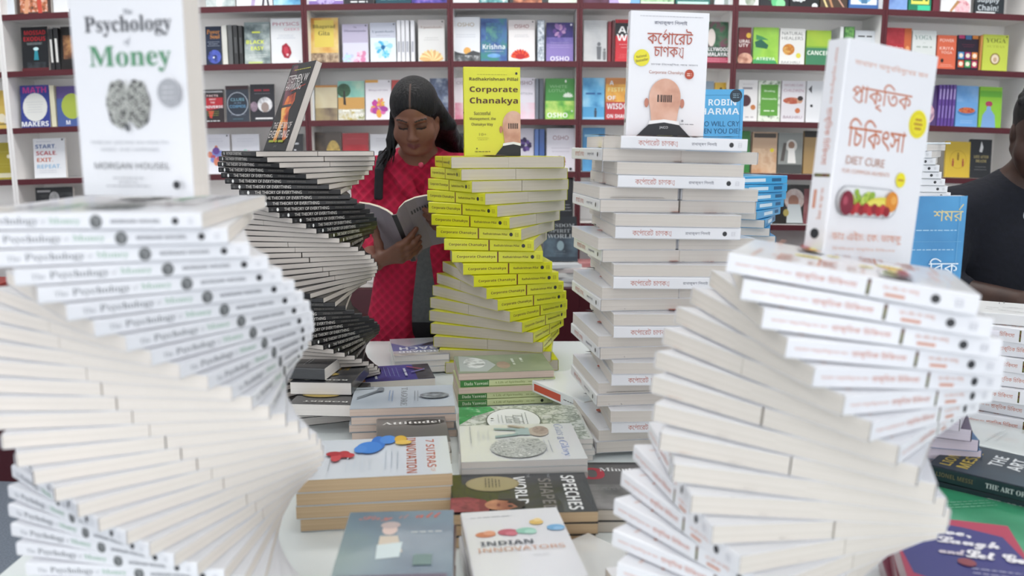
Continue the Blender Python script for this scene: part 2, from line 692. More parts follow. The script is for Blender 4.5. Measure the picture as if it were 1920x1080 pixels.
def draw(A, els):
    w, h = A.w, A.h
    for e in els:
        k = e[0]
        if k == 't':
            _, s, cx, cy, tw, th, c, st = e
            for dx, dy in (((0, 0), (.0011, .0004), (-.0009, .0007), (.0003, -.0009)) if st == 'K' else ((0, 0),)):
                A.text(s, cx * w + dx, cy * h + dy, tw * w if tw else None, th * h if th else None, mat(c, .5), st=st.lower() if st == 'K' else st)
        elif k == 'B':                         # a row of lettering too small to read in the photograph
            A.bars(e[2] * w, e[3] * h, 1, e[4] * w, .01, mat(e[6], .5), (e[5] or .03) * h * .55)
        elif k == 'c':
            A.ell(e[1] * w, e[2] * h, e[3] * w, e[4] * w, mat(e[5], .4))
        elif k == 'r':
            A.rect(e[1] * w, e[2] * h, e[3] * w, e[4] * h, mat(e[5], .4))
        elif k == 'p':
            A.poly([(x * w, y * h) for x, y in e[1]], mat(e[2], .4))
        elif k == 'n':
            A.rect(e[1] * w, e[2] * h, e[3] * w, e[4] * h, noise_mat(e[5], e[6]))
        elif k == 'm':
            A.ell(e[1] * w, e[2] * h, e[3] * w, e[4] * w, noise_mat(e[5], e[6]))
        elif k == 'b':
            _, cx, cy, n, bw, dy, c = e
            A.bars(cx * w, cy * h, n, bw * w, dy * h, mat(c, .5), .0016)
        elif k == 'l':
            A.lotus(e[1] * w, e[2] * h, e[3] * w, e[4], mat(e[5], .4), mat(e[6], .4))
        elif k == 'u':
            A.burst(e[1] * w, e[2] * h, e[3] * w, e[4], [mat(c, .4) for c in e[5]])
        elif k == 'g':                         # a small standing figure
            _, cx, cy, s, c = e
            A.ell(cx * w, cy * h + s * w * .8, s * w * .16, s * w * .18, mat(c, .4), 10)
            A.poly([(cx * w - s * w * .2, cy * h + s * w * .6), (cx * w + s * w * .2, cy * h + s * w * .6), (cx * w + s * w * .16, cy * h - s * w * .5), (cx * w - s * w * .16, cy * h - s * w * .5)], mat(c, .4))


dotk = ('c', .92, .955, .025, .03, K8)
SHELF = [
    # row, x0, x1, ytop, kind (F front / S spine), colour, label, art
    (0, -34, 27, -80, 'F', '#dfe6ee', 'plain pale blue paperback, corner only, left of the runner book', []),
    (0, 28, 96, -82, 'F', '#4a3a34', 'dark brown paperback with running legs printed on it', [('n', .1, .05, .9, .5, ('#4a3a34', '#c9774f', '#e8d9cf'), 60), ('p', [(.2, .02), (.32, .02), (.42, .45), (.3, .45)], '#dba07c'), ('p', [(.62, .02), (.74, .02), (.7, .45), (.58, .45)], '#c94e3d')]),
    (0, 97, 150, -78, 'F', W8, 'white paperback with a small black mark, beside the runner book', [('c', .65, .06, .06, .06, K8)]),
    (0, 385, 441, -78, 'F', '#9fb0b3', 'grey teal paperback with a misty pale patch', [('n', 0, 0, 1, .6, ('#7e9499', '#b5c3c4', '#dfe5e3'), 25), ('c', .45, .1, .1, .18, '#eef1f0')]),
    (0, 442, 511, -80, 'F', W8, 'white paperback with lilac and black brush strokes', [('p', [(.4, .02), (.5, .02), (.62, .5), (.5, .5)], '#b7a6cc'), ('p', [(.7, .0), (.76, .0), (.86, .5), (.8, .5)], '#3c3544'), ('p', [(.86, .02), (.92, .02), (.84, .4), (.8, .4)], '#2d2a33')]),
    (0, 512, 576, -80, 'F', '#4b8fc4', 'bright blue paperback with a soft white glow', [('n', 0, 0, 1, .8, ('#2f74b6', '#7fc4e2', '#d7edf5'), 14)]),
    (0, 577, 644, -80, 'F', W8, 'white paperback with a purple swirl and purple foot', [('r', 0, 0, 1, .1, '#8d74b8'), ('m', .5, .22, .3, .3, ('#7a5fb0', '#c9bbe2', '#5a3f9a'), 60)]),
    (0, 645, 701, -82, 'F', '#26272d', 'black paperback with two rows of white capitals', [('B', '', .5, .22, .6, .1, W8, 'b'), ('B', '', .5, .07, .8, .05, W8, 'b')]),
    (0, 704, 771, -80, 'F', '#1f4a58', 'dark teal paperback with a pale lettered line', [('B', '', .5, .12, .8, .06, '#8fc4c6', 'b'), ('r', 0, .2, 1, .24, '#3a7d86')]),
    (0, 772, 838, -82, 'F', '#3d3578', 'violet nebula paperback, last before the upright post', [('n', 0, 0, 1, 1, ('#2b2a66', '#5a4da8', '#9a7fc8'), 40)]),
    (0, 848, 898, -80, 'F', '#e6e9ee', 'white paperback, blank lower part, first in the centre bay', []),
    (0, 899, 952, -80, 'F', '#b9c3c6', 'pale paperback with black and teal zebra shapes', [('n', 0, 0, 1, .9, ('#20272b', '#5fa3a6', '#e5e5e3'), 35)]),
    (0, 955, 1027, -80, 'F', '#3a3d40', 'charcoal paperback with copper-coloured curls', [('n', .1, .0, .85, .5, ('#3a3d40', '#a4634a', '#d99a78'), 50)]),
    (0, 1028, 1083, -80, 'F', '#dfe9de', 'pale mint paperback, plain, last in the centre bay', []),
    (0, 1092, 1141, -80, 'F', '#4f2c3a', 'plum-coloured plain paperback', [('n', 0, 0, 1, 1, ('#46242f', '#6b4560'), 20)]),
    (0, 1142, 1200, -80, 'F', '#b9a6d4', 'lilac and sky-blue paperback', [('p', [(.5, 0), (1, 0), (1, .6)], '#7fb2e4'), ('c', .5, .1, .2, .2, '#ede6f4')]),
    (0, 1201, 1264, -80, 'F', '#bcdcb6', 'pale green paperback with dark leaf prints', [('n', 0, 0, 1, 1, ('#bcdcb6', '#a3cba0', '#4f7a58'), 60), ('r', 0, 0, 1, .07, '#d3ead0')]),
    (0, 1267, 1332, -80, 'F', '#1f6b66', 'deep teal paperback with mint lettering', [('B', '', .5, .14, .85, .06, '#bfe6da', 'b'), ('r', .05, .02, .95, .08, '#bfe6da')]),
    (0, 1340, 1376, -80, 'F', '#d6dde2', 'pale paperback with grey band beside the post', [('r', .5, 0, .72, 1, '#9aa6a4')]),
    (0, 1383, 1423, -80, 'F', '#dfe3e1', 'white paperback with a grey green smudge', [('m', .6, .15, .25, .3, ('#b9c2b6', '#8d9a86', '#dfe3e1'), 40)]),
    (0, 1424, 1480, -84, 'F', '#23262a', 'black paperback with green pears', [('c', .6, .12, .2, .24, '#63c384'), ('c', .72, .07, .16, .16, '#8fe0a2'), ('c', .35, .22, .14, .14, '#4aa56a')]),
    (0, 1481, 1537, -84, 'F', '#1e1f22', 'black paperback with a white splash', [('u', .3, .22, .3, 9, (W8, '#cfd3d6')), ('c', .85, .04, .1, .1, W8)]),
    (0, 1538, 1590, -80, 'F', '#4b3b30', 'brown paperback with straw-coloured sticks', [('p', [(.0, .3), (.06, .3), (.3, .02), (.22, .02)], '#e2cf96'), ('p', [(.2, .35), (.28, .35), (.5, .02), (.42, .02)], '#b98a63'), ('p', [(.5, .3), (.56, .3), (.9, .04), (.84, .04)], '#c99b86')]),
    (0, 1592, 1650, -80, 'F', '#3f6aa8', 'blue paperback with a bulb on a white square', [('r', .05, .1, .92, .9, '#e8eef2'), ('c', .5, .3, .28, .28, '#7fb3d8'), ('r', .4, .12, .6, .22, '#4f7fa6')]),
    (0, 1651, 1703, -80, 'F', '#7f9ad6', 'periwinkle paperback with a soft lilac haze', [('n', 0, 0, 1, 1, ('#6f8fd0', '#8fb2e6', '#9a86c6'), 14)]),
    (0, 1704, 1748, -80, 'F', '#1c7f5e', 'green paperback with a yellow lettered box', [('r', .1, .14, .9, .3, '#e8e66a'), ('B', '', .5, .22, .7, .07, '#1c6b3a', 'b'), ('r', .4, 0, .95, .12, '#3fd0a0')]),
    (0, 1750, 1763, -80, 'S', '#6e2a38', 'slim maroon spine between green and rose covers', []),
    (0, 1764, 1823, -80, 'F', '#e9e9ea', 'white paperback with a pink rose', [('m', .72, .1, .26, .26, ('#e9a7b2', '#f3cdd2', '#c96f80'), 50), ('p', [(.3, .04), (.36, .02), (.62, .2), (.55, .24)], '#b98a5a')]),
    (0, 1828, 1886, -84, 'F', '#2a3035', 'black business paperback with grey two-line title', [('t', 'Supply', .45, .24, .75, .1, '#c5cdd2', 'b'), ('t', 'Chain!', .45, .12, .7, .1, '#c5cdd2', 'b'), ('r', .05, .0, .7, .05, '#dfe2e2')]),
    # upper shelf
    (1, 38, 91, 50, 'F', '#15181c', 'black paperback with red two-line title and a cyan lamp', [('t', 'MOSSAD', .52, .87, .8, .1, '#c8202c', 'b'), ('t', 'EXODUS', .5, .73, .82, .1, '#c8202c', 'b'), ('b', .5, .62, 2, .7, .03, '#b9c2c4'), ('p', [(.5, .5), (.6, .5), (.64, .25), (.46, .25)], '#2f8fa0'), ('c', .55, .5, .1, .06, '#cdeef0'), ('n', .2, .03, .9, .2, ('#15181c', '#3b4046'), 60), ('r', 0, 0, 1, .07, '#5a2026')]),
    (1, 93, 101, 54, 'S', '#1a1a1d', 'slim black spine with white panel, nearer the red title', [('sr', .25, .8, '#dcdcd8')]),
    (1, 102, 111, 52, 'S', '#1a1a1d', 'slim black spine with white panel, nearer the portrait book', [('sr', .25, .8, '#dcdcd8')]),
    (1, 112, 160, 49, 'F', '#1d1a19', 'black paperback with brown face and white letter, half hidden', [('n', .1, .25, .9, .8, ('#1d1a19', '#7a5238', '#b98a5a'), 25), ('t', 'G', .7, .3, None, .12, W8, 'b')]),
    (1, 385, 416, 49, 'F', '#1f2b44', 'dark blue paperback with orange title above a planet', [('t', 'Power', .5, .86, .8, .11, '#d08a3e', 's'), ('t', 'Soul', .6, .74, .6, .11, '#d08a3e', 's'), ('b', .5, .55, 3, .8, .05, '#aab4c4'), ('m', .55, .22, .42, .42, ('#2d3f9a', '#5566c4', '#1f2b5a'), 40), ('c', .5, .2, .06, .06, '#e8f0ff')]),
    (1, 417, 427, 47, 'S', '#d9d9d2', 'creamy white slim spine beside the planet book', []),
    (1, 428, 437, 47, 'S', '#5d5f60', 'grey spine beside the creamy spine', []),
    (1, 438, 447, 47, 'S', '#242527', 'black spine, first of the dark pair', [('sr', .3, .7, '#4d4f50')]),
    (1, 448, 456, 48, 'S', '#1b1c1e', 'black spine touching the grey portrait book', [('sr', .3, .7, '#4d4f50')]),
    (1, 458, 507, 41, 'F', '#8b9a9b', 'grey photo paperback with a faint face and yellow title', [('n', .0, .0, 1, .95, ('#4a5a5f', '#8d9c9c', '#c3ccca'), 22), ('B', '', .5, .76, .5, .07, '#d8e25a', 'b'), ('t', 'BLACK', .42, .53, .7, .09, '#e4ef5c', 'b'), ('t', 'EASY', .5, .38, .5, .09, '#e4ef5c', 'b'), ('b', .5, .2, 2, .8, .05, '#eef2f0'), ('r', .15, .02, .7, .06, '#c9d88a')]),
    (1, 508, 567, 34, 'F', W8, 'white paperback with pink title and a red gem', [('t', 'PHYSICS', .5, .88, .85, .075, '#b8697e', 'n'), ('t', 'GEEKS', .68, .76, .5, .06, '#d79aa9', 'n'), ('b', .5, .6, 3, .6, .035, '#b9c0cc'), ('p', [(.36, .4), (.5, .46), (.62, .36), (.66, .24), (.56, .12), (.42, .14), (.34, .26)], '#a51d35'), ('p', [(.42, .36), (.52, .38), (.58, .28), (.48, .2), (.42, .26)], '#c8374c'), ('c', .53, .2, .04, .04, '#eec2c8'), ('c', .92, .05, .03, .03, G8)]),
    (1, 581, 635, 33, 'F', '#d9a457', 'golden orange glossy paperback with a sunset', [('n', 0, 0, 1, 1, ('#d08f46', '#e0b668', '#e8cf88'), 16), ('r', .16, .35, .84, .95, '#e3cd5e'), ('t', 'Bhagavad', .5, .8, .8, .1, '#7a6a3a', 's'), ('t', 'Gita', .5, .66, .4, .1, '#7a6a3a', 's'), ('n', 0, 0, 1, .22, ('#6d5a48', '#a08a72', '#cdb79a'), 60)]),
    (1, 642, 691, 45, 'F', '#dcdcee', 'white paperback with mauve top band and pink burst', [('r', 0, .52, 1, 1, '#bdb7cf'), ('t', 'The', .5, .92, .14, .04, '#6a6486', 's'), ('t', 'Dhammapada', .5, .82, .85, .07, '#6a6486', 's'), ('u', .7, .1, .34, 11, ('#e7b6cf', '#d98ab0', '#f0d3e2')), ('u', .2, .12, .25, 9, ('#c6cdf2', '#b6e0dc')), dotk]),
    (1, 694, 743, 42, 'F', '#e2edf4', 'white paperback with a bright blue blossom', [('r', 0, .62, 1, 1, '#c6cad8'), ('t', 'Upanishads', .5, .77, .85, .07, '#5f6f88', 's'), ('b', .5, .68, 1, .7, .03, '#8a94a6'), ('u', .5, .36, .42, 12, ('#9fdcf2', '#4fb7e0', '#c9ecf8')), ('c', .5, .38, .08, .08, '#1f6aa0'), ('u', .62, .2, .2, 6, ('#58c4ea', '#8ad8f2')), dotk]),
    (1, 744.5, 752, 38, 'S', '#e4e5ea', 'white spine, first of four beside the blue blossom', [('sr', .5, .75, '#a9adb8')]),
    (1, 752.5, 760, 38, 'S', '#e4e5ea', 'white spine, second of four beside the blue blossom', [('sr', .5, .75, '#a9adb8')]),
    (1, 760.5, 768, 38, 'S', '#e4e5ea', 'white spine, third of four beside the blue blossom', [('sr', .5, .75, '#a9adb8')]),
    (1, 770, 778, 38, 'S', '#e4e5ea', 'white spine, last of four, a dark gap after it', [('sr', .5, .75, '#a9adb8')]),
    (1, 784, 834, 37, 'F', '#e3e3e2', 'white paperback with a pale yellow lotus', [('r', 0, .8, 1, 1, '#cfc9c8'), ('t', 'Upanishads', .5, .82, .8, .07, '#a08a80', 's'), ('b', .5, .55, 2, .6, .05, '#b6b6b6'), ('l', .5, .04, .46, 11, '#efdba2', '#e2b67c'), dotk]),
    (1, 847, 900, 31, 'F', '#e6e9ee', 'glossy white paperback with dark mountains and a sun', [('t', 'OSHO', .5, .83, .6, .09, '#b9a98f', 'n'), ('b', .5, .58, 2, .7, .05, '#b6bcc6'), ('c', .55, .24, .13, .13, '#e8b060'), ('p', [(0, .0), (1, .0), (1, .2), (.75, .25), (.5, .17), (.25, .2), (0, .26)], '#46494c'), ('n', 0, 0, 1, .14, ('#3c4044', '#6a6d70', '#d5d8da'), 50)]),
    (1, 901, 951, 34, 'F', '#3f5f94', 'blue green paperback with a white four-consonant name', [('n', 0, 0, 1, 1, ('#2c4a84', '#4a6fa8', '#3f8a80'), 20), ('n', .2, .45, .8, .9, ('#5fa08a', '#3c6a8e', '#4a7fae'), 30), ('t', 'Krishna', .5, .35, .85, .12, '#dfe9ec', 'b'), ('b', .5, .24, 1, .8, .03, '#cdd9e4'), ('m', .5, .14, .25, .08, ('#4f8fd0', '#7fb2e0'), 30)]),
    (1, 953, 1003, 37, 'F', '#e9e6e6', 'white paperback with a red lotus at the foot', [('r', 0, .76, 1, 1, '#d9d2d2'), ('t', 'OSHO', .5, .85, .55, .09, '#8a2f38', 'n'), ('b', .5, .62, 2, .6, .04, '#b2b2b8'), ('l', .45, .1, .36, 11, '#cf2b2b', '#e2552f'), ('c', .45, .12, .18, .1, '#c02226'), dotk]),
    (1, 1007, 1021, 38, 'S', '#7f8a99', 'silver grey glossy spine between lotus and violet books', [('sn', ('#6c7686', '#b8c2cc', '#eef2f4'), 90)]),
    (1, 1024, 1075, 42, 'F', '#57489a', 'violet paperback with a dark blossom and white name', [('n', 0, .55, 1, 1, ('#2a2560', '#3f3584'), 18), ('r', 0, .0, 1, .5, '#8f7fc0'), ('n', 0, .45, 1, .62, ('#5a4f9a', '#8075b6'), 30), ('u', .52, .78, .34, 9, ('#8f6aa8', '#5f3f8a', '#b08ab6')), ('b', .5, .42, 3, .8, .06, '#b6abd8'), ('t', 'OSHO', .5, .07, .7, .12, '#f0edf6', 'b'), ('c', .92, .94, .04, .04, '#e6e6ee')]),
    (1, 1094, 1138, 38, 'F', '#b7b9bc', 'light grey paperback with two walking figures', [('n', 0, 0, 1, 1, ('#aeb2b6', '#c2c4c6', '#cfd0d0'), 12), ('g', .66, .2, .5, '#6a6d72'), ('g', .9, .14, .34, '#74777a'), ('b', .5, .82, 3, .6, .06, '#cfd2d4')]),
    (1, 1139, 1146, 40, 'S', '#7a1c28', 'dark red spine, outer of two beside the war book', []),
    (1, 1146.5, 1152, 38, 'S', '#5a161f', 'dark red spine, inner of two beside the war book', []),
    (1, 1153, 1206, 36, 'F', '#c92f3a', 'red paperback with black band and big white capitals', [('r', 0, .62, 1, .92, '#24262b'), ('t', 'SUN TZU', .5, .955, .8, .05, '#8a1f2a', 'b'), ('t', 'ART', .5, .76, .8, .15, '#f0f0f0', 'b'), ('t', 'WAR', .5, .58, .9, .15, '#f0f0f0', 'b'), ('b', .5, .38, 2, .8, .07, '#e8b8b8'), ('b', .5, .14, 3, .8, .04, '#e07a7a')]),
    (1, 1314, 1369, 40, 'F', '#2a4a3c', 'green and pink paperback of trees with white title', [('n', 0, .4, 1, 1, ('#1f3b30', '#3f6a4c', '#7a3f5a'), 30), ('c', .35, .62, .14, .3, '#d9cfc9'), ('t', 'HOLLYWOOD', .5, .34, .95, .09, '#f2eef0', 'b'), ('t', 'HIMALAYAS', .5, .22, .95, .09, '#f2eef0', 'b'), ('r', 0, 0, 1, .15, '#b03f5c'), ('b', .5, .08, 2, .9, .05, '#e8c2cc')]),
    (1, 1384, 1408, 51, 'F', '#6e1f28', 'narrow maroon paperback with a face and yellow seal', [('t', 'URAL', .5, .62, .9, .09, '#e6dcd8', 'b'), ('t', 'UTY', .42, .51, .75, .09, '#e6dcd8', 'b'), ('c', .8, .78, .2, .2, '#d8b03c'), ('m', .55, .13, .6, .5, ('#c98f7c', '#dcae98', '#a86f5c'), 30)]),
    (1, 1412, 1460, 51, 'F', '#8fc24a', 'lime green paperback with dark green hills', [('n', 0, 0, 1, 1, ('#7fb63f', '#9fd04f', '#7fc05a'), 8), ('p', [(.05, .6), (.3, .68), (.6, .52), (.55, .42), (.1, .46)], '#1f5f4a'), ('p', [(0, .12), (.5, .2), (.9, .1), (1, 0), (0, 0)], '#3f9a5c'), ('p', [(.1, .8), (.35, .75), (.6, .66), (.1, .66)], '#3f8a54'), ('t', 'ATREYA', .5, .15, .75, .08, '#e0f0da', 'b')]),
    (1, 1461, 1509, 53, 'F', '#e2e2df', 'white paperback with an orange pot and yellow dot', [('t', 'NATURAL', .5, .86, .85, .09, '#6f7272', 'n'), ('t', 'HEALERS', .5, .73, .85, .09, '#6f7272', 'n'), ('m', .36, .42, .24, .22, ('#d9963a', '#b86f2a', '#e8c06a'), 40), ('c', .76, .26, .1, .1, '#d9cf4a'), ('t', 'BAKHRU', .45, .07, .75, .07, '#8d9090', 'n')]),
    (1, 1511, 1558, 57, 'F', '#7fae3f', 'green paperback with a white title, behind the diet book', [('n', 0, .55, 1, 1, ('#a8c23f', '#8fb83c'), 10), ('r', 0, 0, 1, .5, '#3f7f5c'), ('t', 'CANCER', .5, .36, .9, .12, '#e8efe4', 'b')]),
    (1, 1573, 1580, 50, 'S', '#dfe3e2', 'white spine above the standing diet book', []),
    (1, 1581, 1600, 50, 'S', '#3f7a3c', 'green spine above the standing diet book', [('sn', ('#2f6a34', '#7fbf5f'), 70)]),
    (1, 1602, 1642, 57, 'F', '#dfe4ea', 'white paperback with black capitals above the diet book', [('B', '', .5, .84, .8, .07, '#33363a', 'b')]),
    (1, 1660, 1709, 52, 'F', '#b8323c', 'red paperback with orange side strip', [('r', .72, 0, 1, 1, '#c9683c'), ('n', 0, .6, .7, 1, ('#a02a34', '#c4404a'), 30), ('t', 'Chakra', .38, .5, .6, .1, '#f0b8b8', 'b'), ('t', 'YOGA', .4, .36, .5, .08, '#f0b8b8', 'b'), ('c', .86, .48, .08, .12, '#e8a06a')]),
    (1, 1710, 1756, 57, 'F', '#dde2e0', 'white yoga paperback with pastel lettering', [('t', 'YOGA', .45, .82, .75, .12, '#8fa6a0', 's'), ('t', 'for', .5, .68, .14, .04, '#a9b2ac', 'i'), ('B', '', .5, .57, .7, .07, '#a9b6ae', 'n')]),
    (1, 1757, 1794, 66, 'F', '#d9694a', 'coral orange paperback with a small black dot', [('t', 'POWER', .5, .85, .75, .09, '#f2d8cc', 'n'), ('t', 'KRIYA', .5, .62, .75, .09, '#f2d8cc', 'n'), ('t', 'YOGA', .5, .5, .6, .08, '#f2d8cc', 'n'), ('c', .28, .26, .08, .1, '#1d1a1a'), ('b', .5, .12, 2, .8, .05, '#f0c8b6')]),
    (1, 1795, 1837, 66, 'F', '#241a2c', 'black paperback with a grid of coloured squares', [('r', .05 + .32 * i, .32 - .24 * j, .32 + .32 * i, .52 - .24 * j, c) for j, cs in enumerate((('#4f8fc4', '#a02f6a', '#d9803c'), ('#d0603c', '#3f9a5a', '#b8325a'))) for i, c in enumerate(cs)] + [('c', .18 + .32 * i, .42 - .24 * j, .1, .1, '#f0e6d2') for j in (0, 1) for i in (0, 1, 2)] + [('r', .05, .9, .32, 1, '#b03a6a'), ('r', .37, .88, .64, 1, '#3f6a9a'), ('r', .69, .9, .96, 1, '#c9803c'), ('b', .5, .7, 2, .6, .06, '#7a2a44')]),
    (1, 1837.5, 1841.5, 66, 'S', '#c98a4a', 'thin orange spine left of the yellow-green book', []),
    (1, 1842, 1892, 65, 'F', '#c3d050', 'yellow-green paperback with a round medallion', [('t', 'YOGA', .5, .84, .8, .12, '#6f7a2a', 's'), ('t', 'SUTRAS', .5, .68, .7, .07, '#a6b23f', 's'), ('c', .5, .34, .2, .22, '#8f7a3a'), ('c', .5, .34, .15, .17, '#e8d8c0'), ('c', .5, .32, .07, .09, '#c9a98a'), ('c', .92, .95, .03, .03, '#4a4f2a')]),
    # middle shelf
    (2, -38, 20, 170, 'F', '#d9bc62', 'mustard paperback with cups at the left picture edge', [('n', 0, .6, 1, 1, ('#d9bc62', '#c9a64a'), 20), ('c', .7, .28, .14, .14, '#efe6cf'), ('c', .88, .2, .12, .14, '#e6e0d2'), ('r', .6, .1, 1, .14, '#8a7440')]),
    (2, 36, 94, 160, 'F', '#32408f', 'blue paperback with a big white disc', [('r', 0, .8, 1, 1, '#3a3f8f'), ('t', 'MATH', .5, .89, .8, .14, '#c43f8c', 'b'), ('c', .5, .48, .42, .46, '#dfe0dc'), ('b', .5, .48, 5, .6, .06, '#b6bac0'), ('t', 'MAKERS', .5, .08, .92, .12, '#f0f2f4', 'b')]),
    (2, 95, 104, 160, 'S', '#d9d4b8', 'cream spine beside the blue disc book', []),
    (2, 105, 165, 161, 'F', '#5a4a86', 'purple and green paperback, mostly hidden by the brain book', [('r', 0, 0, 1, .7, '#4a5f9a'), ('c', .5, .5, .35, .4, '#a8b84a'), ('t', 'M', .35, .1, None, .1, W8, 'b')]),
    (2, 377, 421, 168, 'F', '#22191c', 'black and red paperback with white capitals down it', [('p', [(.2, .75), (.95, .75), (.95, .45), (.2, .35)], '#b32430'), ('p', [(.3, .35), (.55, .35), (.45, .12), (.35, .15)], '#c93a34'), ('t', 'ASTOUNDING', .5, .93, .9, .05, W8, 'b'), ('t', 'FACTS', .5, .81, .5, .06, '#eac8c8', 'b'), ('t', 'ABOUT', .5, .7, .3, .05, '#e8d0d0', 'b'), ('t', 'THE', .5, .6, .2, .05, '#e8d0d0', 'b'), ('t', 'UNIVERSE', .5, .47, .9, .08, W8, 'b'), ('b', .5, .27, 3, .6, .06, '#9aa04a'), ('B', '', .5, .04, .8, .04, W8, 'b')]),
    (2, 424, 468, 161, 'F', '#252e3c', 'slate blue paperback with a pale ring round its title', [('c', .5, .5, .46, .5, '#aeb6c0'), ('c', .5, .5, .43, .47, '#252e3c'), ('t', 'CLUES', .5, .62, .6, .08, '#7fb2c4', 'n'), ('t', 'to the', .5, .53, .3, .05, '#7f9ab0', 'n'), ('t', 'COSMOS', .5, .43, .7, .08, '#6fa8d0', 'n'), ('b', .5, .2, 1, .7, .03, '#8a94a6'), ('b', .5, .08, 1, .6, .03, '#6f9aa6'), ('r', 0, .9, 1, 1, '#3a2226')]),
    (2, 469, 516, 158, 'F', '#202028', 'black paperback with a white-haired head', [('B', '', .5, .84, .85, .08, '#a02a3a', 'b'), ('b', .5, .75, 1, .8, .03, '#8a8a94'), ('m', .6, .45, .3, .3, ('#8a8a90', '#d9d9dc', '#efeff0'), 50), ('c', .6, .38, .16, .2, '#9a8a84'), ('m', .15, .4, .15, .2, ('#6a5a6a', '#a08a9a'), 60), ('r', .2, .06, .9, .1, '#e0e0e2')]),
    (2, 578, 590, 168, 'S', '#dfe2e6', 'white spine edge right of the tilted black book', []),
    (2, 591, 633, 160, 'F', '#b9ad8f', 'hazy beige sunset paperback', [('n', 0, 0, 1, .35, ('#5a4a44', '#8a7a62', '#a8986f'), 14), ('n', 0, .35, 1, 1, ('#b9a98a', '#cfc6a8', '#c9b98f'), 6), ('r', 0, .94, 1, 1, '#c2894a')]),
    (2, 634, 684, 152, 'F', '#7fb2a6', 'paperback with a dark tree on tan ground', [('n', 0, .55, 1, 1, ('#6fb0a8', '#8fc4b2', '#bfd8c0'), 14), ('r', 0, .28, 1, .58, '#c99a54'), ('n', 0, 0, 1, .28, ('#8a8a44', '#d8d8d0', '#b9a85a'), 40), ('m', .22, .76, .26, .26, ('#2a4a34', '#3f6a4a'), 50), ('p', [(.2, .4), (.3, .38), (.26, .75), (.2, .75)], '#2a2420'), ('B', '', .5, .24, .9, .08, '#efefe8', 'b'), ('t', 'PRO', .75, .12, .4, .08, '#efefe8', 'b')]),
    (2, 685, 734, 150, 'F', '#e4e1e6', 'white paperback with a magenta and orange bloom', [('r', 0, .93, .5, 1, '#d9a04a'), ('t', 'Bhagavad Gita', .5, .74, .75, .05, '#9a8aa0', 's'), ('u', .5, .3, .4, 12, ('#c23f9a', '#e0a03c', '#d86aa8', '#a83f9a')), ('u', .58, .42, .22, 7, ('#e8b84a', '#e88a6a')), dotk]),
    (2, 735, 760, 150, 'F', '#b83a34', 'red paperback peeping out left of her hair', []),
    (2, 806, 841, 147, 'F', '#5a6680', 'slate nebula paperback right of her hair', [('n', 0, 0, 1, 1, ('#343c50', '#5f6c88', '#aab4c4'), 34)]),
    (2, 848, 892, 146, 'F', '#e2dade', 'pale pink paperback half behind the yellow book', [('t', 'OSHO', .55, .88, .75, .08, '#b0a0a8', 'n'), ('n', 0, 0, 1, .4, ('#e2dade', '#e0b8c4', '#cf7f96'), 16)]),
    (2, 955, 1003, 146, 'F', '#dfdae4', 'pale lilac paperback right of the yellow book', [('t', 'OSHO', .6, .88, .6, .09, '#8a6a78', 'n'), ('t', 'INTUITION', .5, .62, .8, .05, '#8a8a94', 'n'), ('n', 0, 0, 1, .4, ('#dfdae4', '#e4bccb'), 14), dotk]),
    (2, 1003.5, 1010, 147, 'S', '#6a717c', 'grey spine, left of the pair by the green lotus book', []),
    (2, 1010.5, 1019, 147, 'S', '#4f5560', 'grey spine, right of the pair by the green lotus book', []),
    (2, 1022, 1077, 147, 'F', '#3f8f3c', 'green paperback with a white lotus', [('n', 0, 0, 1, .45, ('#3f8f3c', '#7fc04f', '#c8e07a'), 26), ('t', 'WHITE', .45, .8, .6, .07, '#8fbf8a', 'n'), ('t', 'LOTUS', .4, .7, .55, .07, '#8fbf8a', 'n'), ('l', .78, .55, .18, 7, '#eef2ea', '#d8e4d4'), ('t', 'OSHO', .42, .1, .7, .12, '#f2f6ee', 'b'), ('c', .7, .93, .03, .05, '#e8f0e4'), ('c', .92, .2, .03, .03, '#e8f0e4')]),
    (2, 1092, 1133, 146, 'F', '#4f9fd0', 'sky blue paperback with a small dark figure', [('n', 0, .3, 1, 1, ('#2f7fb8', '#6fb8e0', '#a8d8f0'), 12), ('B', '', .5, .62, .8, .08, '#2a5f9a', 'b'), ('g', .6, .12, .3, '#3a4a5a'), ('r', 0, 0, 1, .05, '#8fc8e8')]),
    (2, 1135, 1190, 146, 'F', '#c9803c', 'orange and red paperback with stacked white words', [('r', 0, .0, 1, .42, '#b8343a'), ('n', 0, .42, 1, .85, ('#d8903c', '#e8b04f', '#c9763a'), 12), ('t', 'A', .2, .88, None, .1, W8, 'b'), ('t', 'FISTFUL', .5, .72, .85, .1, '#e8d890', 'b'), ('t', 'OF', .2, .52, .28, .1, W8, 'b'), ('t', 'WISDOM', .5, .32, .92, .14, W8, 'b'), ('t', 'ON SHAMAN', .5, .08, .9, .09, W8, 'b'), ('g', .7, .5, .2, '#3a2a20')]),
    (2, 1318, 1338, 152, 'F', '#8fa0b0', 'grey blue paperback corner above the bright blue book', []),
    (2, 1339, 1370, 155, 'F', '#d8b03c', 'yellow paperback with two black capitals', [('t', 'AA', .55, .78, .7, .18, '#2a2420', 'b')]),
    (2, 1383, 1420, 150, 'F', '#e6e4e4', 'white paperback with a dark brown ball', [('b', .5, .9, 1, .7, .03, '#a9a6aa'), ('B', '', .5, .8, .75, .08, '#8f8a92', 'n'), ('c', .38, .5, .28, .3, '#4a2630'), ('c', .78, .34, .13, .13, '#c9804a'), ('B', '', .6, .1, .5, .06, '#b6b0b4', 'n')]),
